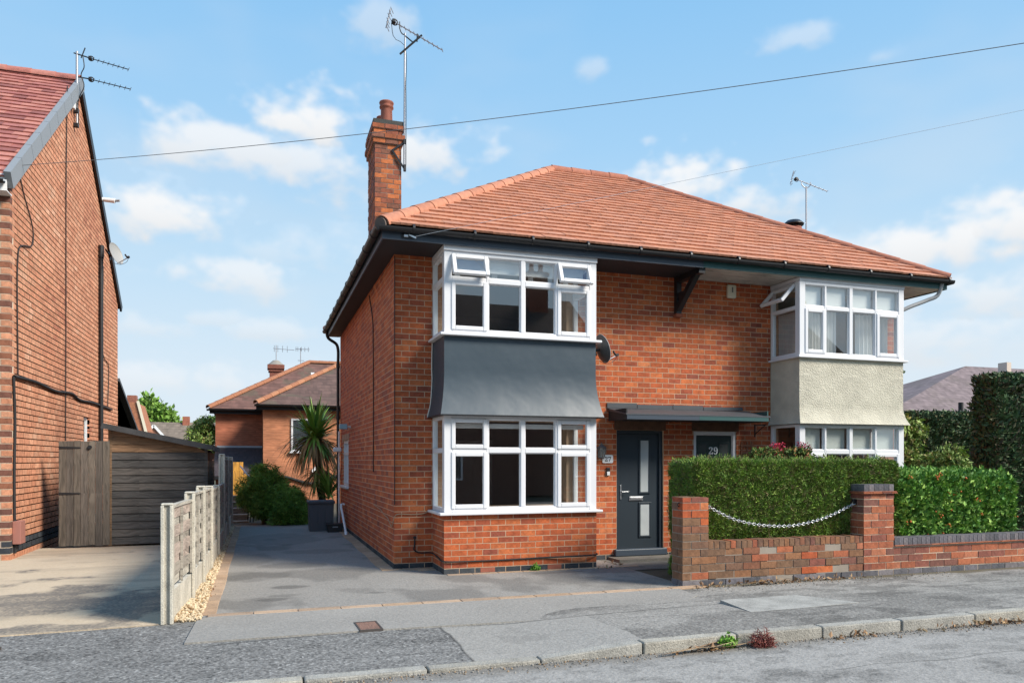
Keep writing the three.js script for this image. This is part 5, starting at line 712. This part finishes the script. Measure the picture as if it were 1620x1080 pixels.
// ------------------------------------------------------------------ aerials, dishes, wires and fittings
function yagi(t, a, b, n, len, m, refl = true) { const A = V(...a), B = V(...b), d = B.clone().sub(A).normalize(), s = d.clone().cross(V(0, 1, 0)).normalize().multiplyScalar(len / 2).applyAxisAngle(d, t.userData.roll ?? 0), g = [], dip = []; const boom = part(t, 'boom', [rod(a, b, .011, 6)], m); for (let i = 0; i < n; i++) { const p = A.clone().lerp(B, (i + 1) / n); g.push(rod(p.clone().sub(s).toArray(), p.clone().add(s).toArray(), .006, 5)); } part(t, 'elements', g, m); part(t, 'dipole', [new THREE.TorusGeometry(.05, .012, 6, 12).translate(...A.clone().lerp(B, .07).toArray()), rbx(-.03, .03, -.03, .03, -.05, .05).translate(...A.clone().lerp(B, .05).toArray())], M.black);
  if (refl) { const u = V(0, 1, 0).addScaledVector(d, .25).normalize(); const r = []; for (const k of [-.16, -.1, -.04, .04, .1, .16]) { const c = A.clone().addScaledVector(u, k).addScaledVector(d, Math.abs(k) * .2 - .06); r.push(rod(c.clone().addScaledVector(s, -1.5).toArray(), c.clone().addScaledVector(s, 1.5).toArray(), .006, 5)); } r.push(rod(A.clone().addScaledVector(u, -.17).addScaledVector(d, -.06).toArray(), A.clone().addScaledVector(u, .17).addScaledVector(d, -.06).toArray(), .012, 5)); part(t, 'reflector', r, m); } }
{ const t = thing('tv_aerial', 'tall mast with a large angled television aerial strapped to the front chimney', 'aerial'); part(t, 'mast', [rod([.505, 6.62, -1.965], [.515, 8.75, -1.965], .018, 8), rod([.515, 8.7, -1.965], [.518, 9.0, -1.965], .014, 8)], M.alu); part(t, 'wall_bracket', [beam([.30, 6.95, -1.985], [.50, 7.10, -1.965], .02, .03), beam([.30, 6.95, -1.985], [.50, 6.66, -1.965], .02, .03), rbx(.49, .535, 6.60, 6.72, -1.98, -1.94), rbx(.485, .53, 7.07, 7.16, -1.98, -1.94)], M.black); part(t, 'strut', [rod([.43, 8.62, -1.96], [.80, 8.98, -1.9], .018, 6), rod([.52, 8.95, -1.96], [.66, 8.84, -1.93], .012, 6), tube([[.43, 9.2, -2.0], [.43, 9.07, -1.98], [.47, 8.98, -1.965], [.52, 8.97, -1.965]], .01, 14, 5), rod([.72, 8.86, -1.92], [.72, 8.99, -1.9], .012, 6)], M.black); yagi(t, [.30, 9.26, -2.1], [1.13, 8.70, -1.75], 11, .13, M.alu); part(t, 'cable', [tube([[.3, 9.2, -2.08], [.34, 8.9, -2.0], [.5, 8.8, -1.97], [.53, 8, -1.94], [.53, 6.7, -1.94]], .006, 30, 4)], M.black); }
{ const t = thing('tv_aerial', 'mast with two long television aerials on the left gable peak', 'aerial'), X = -5.585, z = -7.25; part(t, 'mast', [rod([X, 8.72, z], [X, 10.34, z], .025, 8)], M.alu); part(t, 'wall_bracket', [rbx(X - .06, X + .035, 9.02, 9.12, z - .05, z + .05), rbx(X - .06, X + .035, 8.72, 8.8, z - .05, z + .05), rbx(X - .06, X + .035, 9.3, 9.38, z - .05, z + .05)], M.black); part(t, 'junction_box', [rbx(X - .06, X + .02, 9.0, 9.2, z + .2, z + .3)], M.white); t.userData.roll = 1.35; yagi(t, [-5.36, 10.22, -7.2], [-4.54, 9.96, -6.91], 8, .09, M.black, false); yagi(t, [-5.36, 9.77, -7.2], [-4.5, 9.54, -6.9], 8, .09, M.black, false); part(t, 'cross_arm', [rod([X - .06, 10.3, z], [-5.34, 10.22, -7.2], .014, 6), rod([X, 9.8, z], [-5.34, 9.77, -7.2], .014, 6), rod([-5.5, 10.2, -7.22], [-5.42, 10.42, -7.2], .012, 6)], M.black); part(t, 'cable', [tube([[-5.46, 10.22, -7.2], [-5.44, 10.0, -7.2], [-5.5, 9.85, -7.22], [-5.44, 9.6, -7.2], [-5.55, 9.3, -7.22], [X + .03, 8.8, z]], .011, 40, 5)], M.black); delete t.userData.roll; }
{ const t = thing('tv_aerial', 'slender television aerial standing behind the right hip of the orange roof', 'aerial'); part(t, 'mast', [rod([11.06, 4.5, -4.56], [11.06, 8.42, -4.56], .02, 6)], M.alu); part(t, 'bracket', [tube([[10.95, 8.55, -4.6], [10.95, 8.45, -4.58], [11.06, 8.38, -4.56], [11.16, 8.45, -4.53], [11.16, 8.52, -4.53]], .012, 16, 5)], M.alu); yagi(t, [10.78, 8.62, -4.66], [11.56, 8.30, -4.40], 8, .1, M.alu); t.userData.support = 'far roof'; delete t.userData.support; }
{ const t = thing('tv_aerial', 'pair of thin television aerials above the rear house roof', 'aerial'); part(t, 'mast', [rod([-1.17, 5.9, -24.2], [-1.17, 6.7, -24.2], .02, 6), rod([-.13, 4.6, -24.1], [-.13, 6.62, -24.1], .02, 6)], M.alu); part(t, 'boom', [rod([-1.3, 6.55, -24.2], [-.4, 6.5, -24.1], .012, 5), rod([-.35, 6.55, -24.1], [.25, 6.55, -24], .014, 5)], M.alu); part(t, 'elements', [...[-1.25, -1.1, -.9, -.7].map(x => rod([x, 6.4, -24.2], [x, 6.68, -24.15], .01, 4)), ...[-.33, -.25, -.1, .05, .2].map(x => rod([x, 6.45, -24.1], [x, 6.65, -24.05], .01, 4)), rod([-.25, 6.05, -24.1], [.02, 6.05, -24.1], .014, 4)], M.alu); }
{ const t = thing('roof_vent', 'small terracotta flue terminal poking above the right hip', 'flue', [10.42, .12, -4.24]); part(t, 'pot', new THREE.LatheGeometry([[.0, 6.4], [.13, 6.4], [.15, 7.0], [.2, 7.06], [.19, 7.12]].map(p => new THREE.Vector2(...p)), 16), M.terra); part(t, 'cowl', new THREE.LatheGeometry([[0, 7.32], [.16, 7.28], [.25, 7.2], [.24, 7.17], [0, 7.17]].map(p => new THREE.Vector2(...p)), 16), M.black); part(t, 'stack', [bx(-.35, .35, 3.5, 6.45, -.3, .3)], farBrick([.3, .1, .06])); }
function dish(label, pos, yaw, size, m) { const t = thing('satellite_dish', label, 'satellite dish', pos), pts = []; for (let i = 0; i <= 8; i++) { const r = i / 8; pts.push(new THREE.Vector2(r * .3, r * r * .07)); } pts.push(new THREE.Vector2(.303, .078), new THREE.Vector2(.29, .074)); for (let i = 7; i >= 0; i--) { const r = i / 8; pts.push(new THREE.Vector2(r * .295, r * r * .07 - .008)); } const g = new THREE.LatheGeometry(pts, 28); g.scale(1, 1, 1.1); g.rotateX(Math.PI / 2); part(t, 'reflector', g, m[0]); part(t, 'rim', [new THREE.TorusGeometry(.302, .006, 6, 36).scale(1, 1.1, 1).translate(0, 0, .077)], m[1]); part(t, 'arm', [rod([0, -.3, .02], [0, -.24, .40], .014, 6)], M.alu); part(t, 'receiver', [rod([0, -.22, .36], [0, -.12, .33], .024, 10), rbx(-.03, .03, -.26, -.2, .36, .44)], M.black); part(t, 'bracket', [rod([0, 0, -.02], [0, 0, -.16], .03, 8), rbx(-.05, .05, -.12, .12, -.17, -.14)], M.black); part(t, 'cable', [tube([[0, -.26, .4], [.02, -.34, .3], [0, -.36, .1], [0, -.25, -.1]], .006, 20, 5)], M.black); t.rotation.set(-.30, yaw, 0, 'YXZ'); t.scale.setScalar(size); return t; }
dish('grey mesh satellite dish on the brick wall beside the upper dark bay', [3.17, 3.33, .30], 1.66, .68, [mat([.09, .095, .10], .5), mat([.5, .5, .5], .4)]);
dish('pale satellite dish bracketed to the left house gable', [-5.3, 6.71, -9.9], 1.15, .82, [mat([.30, .30, .29], .55), mat([.34, .34, .34], .5)]).add(new THREE.Group());
scene.getObjectByName('satellite_dish_001').children.filter(c => !c.isMesh).forEach(c => c.removeFromParent());
part(scene.getObjectByName('satellite_dish_001'), 'wall_arm', [rod([0, 0, -.15], [-.36, .06, -.02], .025, 8), rod([0, -.06, -.15], [-.36, -.3, 0], .018, 8)], M.black);
{ const t = thing('floodlight_camera', 'small white camera on the left house gable edge', 'camera', [-5.63, 8.07, -10.0]); part(t, 'base', [rod([0, 0, 0], [.06, 0, 0], .06, 12)], M.white); part(t, 'body', [rod([.06, 0, 0], [.34, -.02, .05], .05, 12, .06)], M.white); part(t, 'lens', [rod([.34, -.02, .05], [.45, -.01, .08], .03, 10)], M.greyPlastic); }
{ const t = thing('alarm_box', 'cream burglar alarm box high on the wall between the bays', 'alarm box', [5.74, 4.465, 0]); part(t, 'case', [rbx(-.085, .085, -.115, .115, .002, .07, .025)], M.cream); part(t, 'slot', [rbx(-.013, .013, -.02, .07, .068, .074)], mat([.12, .12, .11], .5)); }
{ const t = thing('wall_lantern', 'small grey metal lantern on the wall left of door twenty-seven', 'lantern', [3.30, 1.62, .08]), m = mat([.10, .11, .12], .5); part(t, 'backplate', [rbx(-.035, .035, .02, .2, -.08, -.06)], m); part(t, 'arm', [rod([0, .04, -.07], [0, 0, 0], .01, 6), rod([0, .02, -.07], [0, .02, 0], .01, 6)], m); part(t, 'glass', new THREE.CylinderGeometry(.062, .042, .15, 6, 1, true).translate(0, .10, 0), new THREE.MeshPhysicalMaterial({ color: rgb(.7, .73, .72), roughness: .15, transmission: .8, thickness: 0 })); part(t, 'frame', [...[0, 1, 2, 3, 4, 5].map(i => { const a = i * Math.PI / 3; return rod([Math.sin(a) * .044, .025, Math.cos(a) * .044], [Math.sin(a) * .064, .175, Math.cos(a) * .064], .006, 5); }), new THREE.CylinderGeometry(.05, .03, .025, 6).translate(0, .012, 0), new THREE.CylinderGeometry(.02, .085, .06, 6).translate(0, .205, 0), new THREE.SphereGeometry(.014, 8, 6).translate(0, .25, 0)], m); }
{ const t = thing('house_number_plaque', 'white scalloped plaque with the black number 27 beside the dark door', 'sign', [3.44, 1.62, .004]); part(t, 'plaque', prismXY([[-.09, -.05], [-.075, -.062], [.075, -.062], [.09, -.05], [.09, .05], [.075, .062], [-.075, .062], [-.09, .05]], 0, .012, .004), M.white); part(t, 'number', text('27', .075, .004).translate(0, 0, .0162), M.black); }
{ const t = thing('doorbell', 'small black and white video doorbell under the number plaque', 'doorbell', [3.445, 1.42, .003]); part(t, 'case', [rbx(-.032, .032, -.065, .065, 0, .025, .01)], M.black); part(t, 'button_panel', [rbx(-.026, .026, -.06, .0, .022, .03, .008)], M.white); }
{ const t = thing('basket_bracket', 'black iron hanging basket bracket left of the cream bay', 'bracket', [6.23, 2.0, .004]); part(t, 'upright', [bx(-.01, .01, 0, .22, 0, .012)], M.black); part(t, 'strut', [rod([0, .05, .01], [0, .2, .3], .008, 6), rod([0, .2, .01], [0, .2, .32], .008, 6)], M.black); }
{ const t = thing('trellis', 'small brown wooden trellis on the wall beside door twenty-nine', 'trellis', [5.93, 0, .004]), m = mat([.30, .13, .07], .85, { map: grainMap }); for (let i = 0; i < 5; i++) part(t, 'slat', [bx(0, .26, 1.35 + i * .12, 1.39 + i * .12, .018, .03)], m); for (const x of [.02, .13, .22]) part(t, 'upright', [bx(x, x + .025, 0, 1.92, 0, .017)], m); }
for (const [x, z, s, l, cf] of [[5.98, .72, 1, 'basket of red flowers and trailing ferns behind the hedge top', .62], [6.36, .95, .75, 'smaller pot of dark red flowers against the cream bay window', .45]]) { const t = thing('flower_pot', l, 'flower pot', [x, 0, z], 'flower pots behind the hedge'); part(t, 'stand', [rod([0, 0, 0], [0, 1.35, 0], .03, 8)], M.black); part(t, 'pot', new THREE.LatheGeometry([[.05, 1.3], [.16, 1.36], [.2, 1.55], [.21, 1.6], [.19, 1.6], [.17, 1.5]].map(p => new THREE.Vector2(p[0] * s, p[1])), 18), M.terra); const it = [], fl = []; for (let i = 0; i < 500; i++) { const a = R() * 6.28, r = Math.sqrt(R()) * .3 * s, y = 1.58 + rr(-.05, .24) * (1 - r); it.push({ m: xf(Math.cos(a) * r, y, Math.sin(a) * r, rr(.7, 1.2), R() * 6, R() * 6, R() * 6), c: pick([[.08, .15, .02], [.13, .2, .03], [.05, .09, .02], [.3, .14, .04]]) }); } for (let i = 0; i < 130; i++) { const a = rr(-.9, 1.9), r = Math.sqrt(R()) * .28 * s; fl.push({ m: xf(Math.cos(a) * r, 1.74 + rr(-.08, .14), Math.sin(a) * r, rr(.4, .7), R() * 6, R() * 6, R() * 6), c: pick([[cf, .02, .06], [cf * .6, .02, .07], [cf, .06, .12]]) }); } instanced(t, 'leaves', broad, M.leaf, it); instanced(t, 'flowers', broad, M.leaf, fl); }
{ const t = thing('security_light', 'small bluish security light on the driveway side wall', 'light', [-.004, 2.32, -5.6]); part(t, 'arm', [beam([0, 0, 0], [-.16, .02, .04], .04, .04)], M.white); part(t, 'lamp_head', [rbx(-.24, -.08, -.05, .06, -.06, .1)], mat([.25, .42, .5], .3)); }
{ const t = thing('security_light', 'small white sensor light at the rear corner by the downpipe', 'light', [-.004, 1.86, -7.5]); part(t, 'body', [rbx(-.2, 0, -.06, .05, -.08, .06, .03)], M.white); }
{ const t = thing('fascia_camera', 'small black cable bracket on the dark fascia near the roof corner', 'bracket', [.03, 4.66, .822]); part(t, 'plate', [rbx(-.07, .07, -.035, .035, 0, .012)], M.black); part(t, 'hook', [beam([.03, .02, .012], [.12, -.03, .06], .02, .02), rbx(-.04, .02, -.02, .02, .012, .03)], M.steel); }
function wire(label, a, b, sag, r, c = [.16, .16, .16]) { const p = []; for (let i = 0; i <= 24; i++) { const t = i / 24; p.push([a[0] + (b[0] - a[0]) * t, a[1] + (b[1] - a[1]) * t - 4 * sag * t * (1 - t), a[2] + (b[2] - a[2]) * t]); } const o = part(scene, numbered('overhead_cable'), tube(p, r, 60, 5), mat(c, .7)); o.userData = { label, category: 'cable', group: 'overhead cables' }; }
wire('overhead cable from the left gable wall sagging across the sky', [-5.63, 6.41, -3.2], [16, 6.9, 11.9], .5, .0048);
wire('thin overhead cable rising from the dark fascia across the orange roof', [.14, 4.65, .88], [16, 6.75, 11.9], .0, .0022, [.62, .65, .68]);
{ const t = thing('telegraph_pole', 'wooden telegraph pole across the road where the overhead cables end', 'pole', [16, 0, 11.98]); part(t, 'shaft', [rod([0, 0, 0], [0, 7.2, 0], .14, 12, .1)], M.trunk); part(t, 'ring', [rod([0, 6.8, 0], [0, 6.9, 0], .16, 12)], M.alu); }

// ------------------------------------------------------------------ litter and weeds
{ const it = []; const lg = leafGeo(1, .06, .03, 0, rng(4), 0); lg.translate(0, 0, 0); const put = (x, z, n, sx, sz) => { for (let i = 0; i < n; i++) { const px = x + (R() + R() - 1) * sx, pz = z + (R() + R() - 1) * sz; it.push({ m: xf(px, paveY(px, Math.min(pz, 5.3)) * (pz < 5.45 ? 1 : 0) + (pz > 5.45 ? -.012 : .012) + R() * .02, pz, rr(.6, 1.3), R() * 6, R() * 6, R() * 6), c: pick([[.30, .17, .08], [.22, .12, .06], [.40, .26, .13], [.16, .09, .05]]) }); } };
  put(4.4, 2.84, 90, 1.2, .08); put(5.2, 2.82, 70, .8, .06); put(3.5, 2.86, 24, .3, .06); put(3.3, 5.52, 36, .35, .05); put(5.2, 5.53, 70, .5, .06); put(4.5, 5.52, 40, .6, .05); put(1.9, 5.53, 30, .5, .05); put(-2.42, 1.6, 10, .08, 1.2); put(3.3, .6, 12, .3, .2); put(3.0, .9, 8, .2, .1);
  const o = instanced(scene, 'leaf_litter', lg, M.leaf, it); o.userData = { kind: 'stuff', label: 'scattered dry brown leaves along the wall foot and gutter', category: 'leaves' }; }
{ const it = []; for (let i = 0; i < 2600; i++) { const x = rr(-3, 7.5), f = R() * R(), kerbSide = R() < .62, z = kerbSide ? 5.475 + f * .22 : 2.76 + f * .5; if (!kerbSide && x < 3.2) continue; const s = rr(.003, .009), k = rr(.5, 1.3); it.push({ m: xf(x, kerbSide ? -.02 + s * .5 : paveY(x, z) + s * .5, z, [s * rr(.8, 1.6), s, s], R() * 6, R() * 6, R() * 6), c: R() < .3 ? rgb(.30 * k, .21 * k, .13 * k) : rgb(.27 * k, .25 * k, .22 * k) }); } const o = instanced(scene, 'gutter_grit', new THREE.IcosahedronGeometry(1, 0), mat([1, 1, 1], .95), it); o.userData = { kind: 'stuff', label: 'loose grit along the gutter and wall foot', category: 'grit' }; }
for (const [x, y, z, an, L, l] of [[1.25, -.008, 5.60, .10, 1.15, 'long dry brown frond lying in the gutter by the kerb'], [3.95, .02, 2.92, .09, .85, 'long dry brown frond at the foot of the brown wall']]) { const t = thing('dead_frond', l, 'leaf', [x, y, z], 'dry fronds on the ground'); [[0, 0, 1, .05], [.10, .04, .7, .035], [-.06, .35, .6, .03]].forEach(([da, off, f, w], q) => { const a = new Acc(), n = 10; let A, B; for (let i = 0; i <= n; i++) { const u = i / n, r = w * .5 * Math.pow(Math.sin(Math.PI * (.06 + .94 * u)), .6), h = .008 + .012 * q + .02 * Math.sin(u * 5 + q) ** 2, A1 = V(off + u * L * f, h, -r), B1 = V(off + u * L * f, h + .006, r); if (i) { a.tri(A, B, B1, V(0, 1, 0), [[0, 0], [0, .1], [.1, .1]], [1, 1, 1]); a.tri(A, B1, A1, V(0, 1, 0), [[0, 0], [.1, .1], [.1, 0]], [1, 1, 1]); } A = A1; B = B1; } const g = a.geo(); g.deleteAttribute('color'); g.rotateY(an + da); part(t, 'blade', g, mat([[.46, .30, .16], [.38, .22, .11], [.52, .36, .20]][q], .85, { map: grainMap })); }); }
for (const [x, y, z, s, c, l, nm, g] of [[1.92, .004, .80, .09, [[.12, .30, .03], [.18, .38, .05]], 'bright green weed at the foot of the bay wall', 'weed', broad], [1.98, .0, 5.49, .10, [[.16, .34, .04], [.22, .42, .06]], 'small green weed growing by the kerb in the gutter', 'weed', broad], [2.28, -.02, 5.56, .12, [[.20, .055, .045], [.28, .08, .06]], 'crumpled dark red dried plant clump in the gutter', 'dried_plant', feather]]) { const t = thing(nm, l, 'plant', [x, y, z]), it = []; for (let i = 0; i < 60; i++) { const a = R() * 6.28, r = s * Math.sqrt(R()); it.push({ m: xf(Math.cos(a) * r * .8, rr(.01, 1.1) * s * (1.3 - r / s), Math.sin(a) * r * .4, rr(.5, .9), R() * 6, R() * 6, R() * 6), c: pick(c) }); } instanced(t, 'leaves', g, M.leaf, it); part(t, 'stem', [rod([0, -.01, 0], [0, s * .9, 0], .005, 5)], M.trunk); }

scene.traverse(o => { if (o.isMesh) { o.castShadow = true; o.receiveShadow = true; } });
renderer.render(scene, camera);
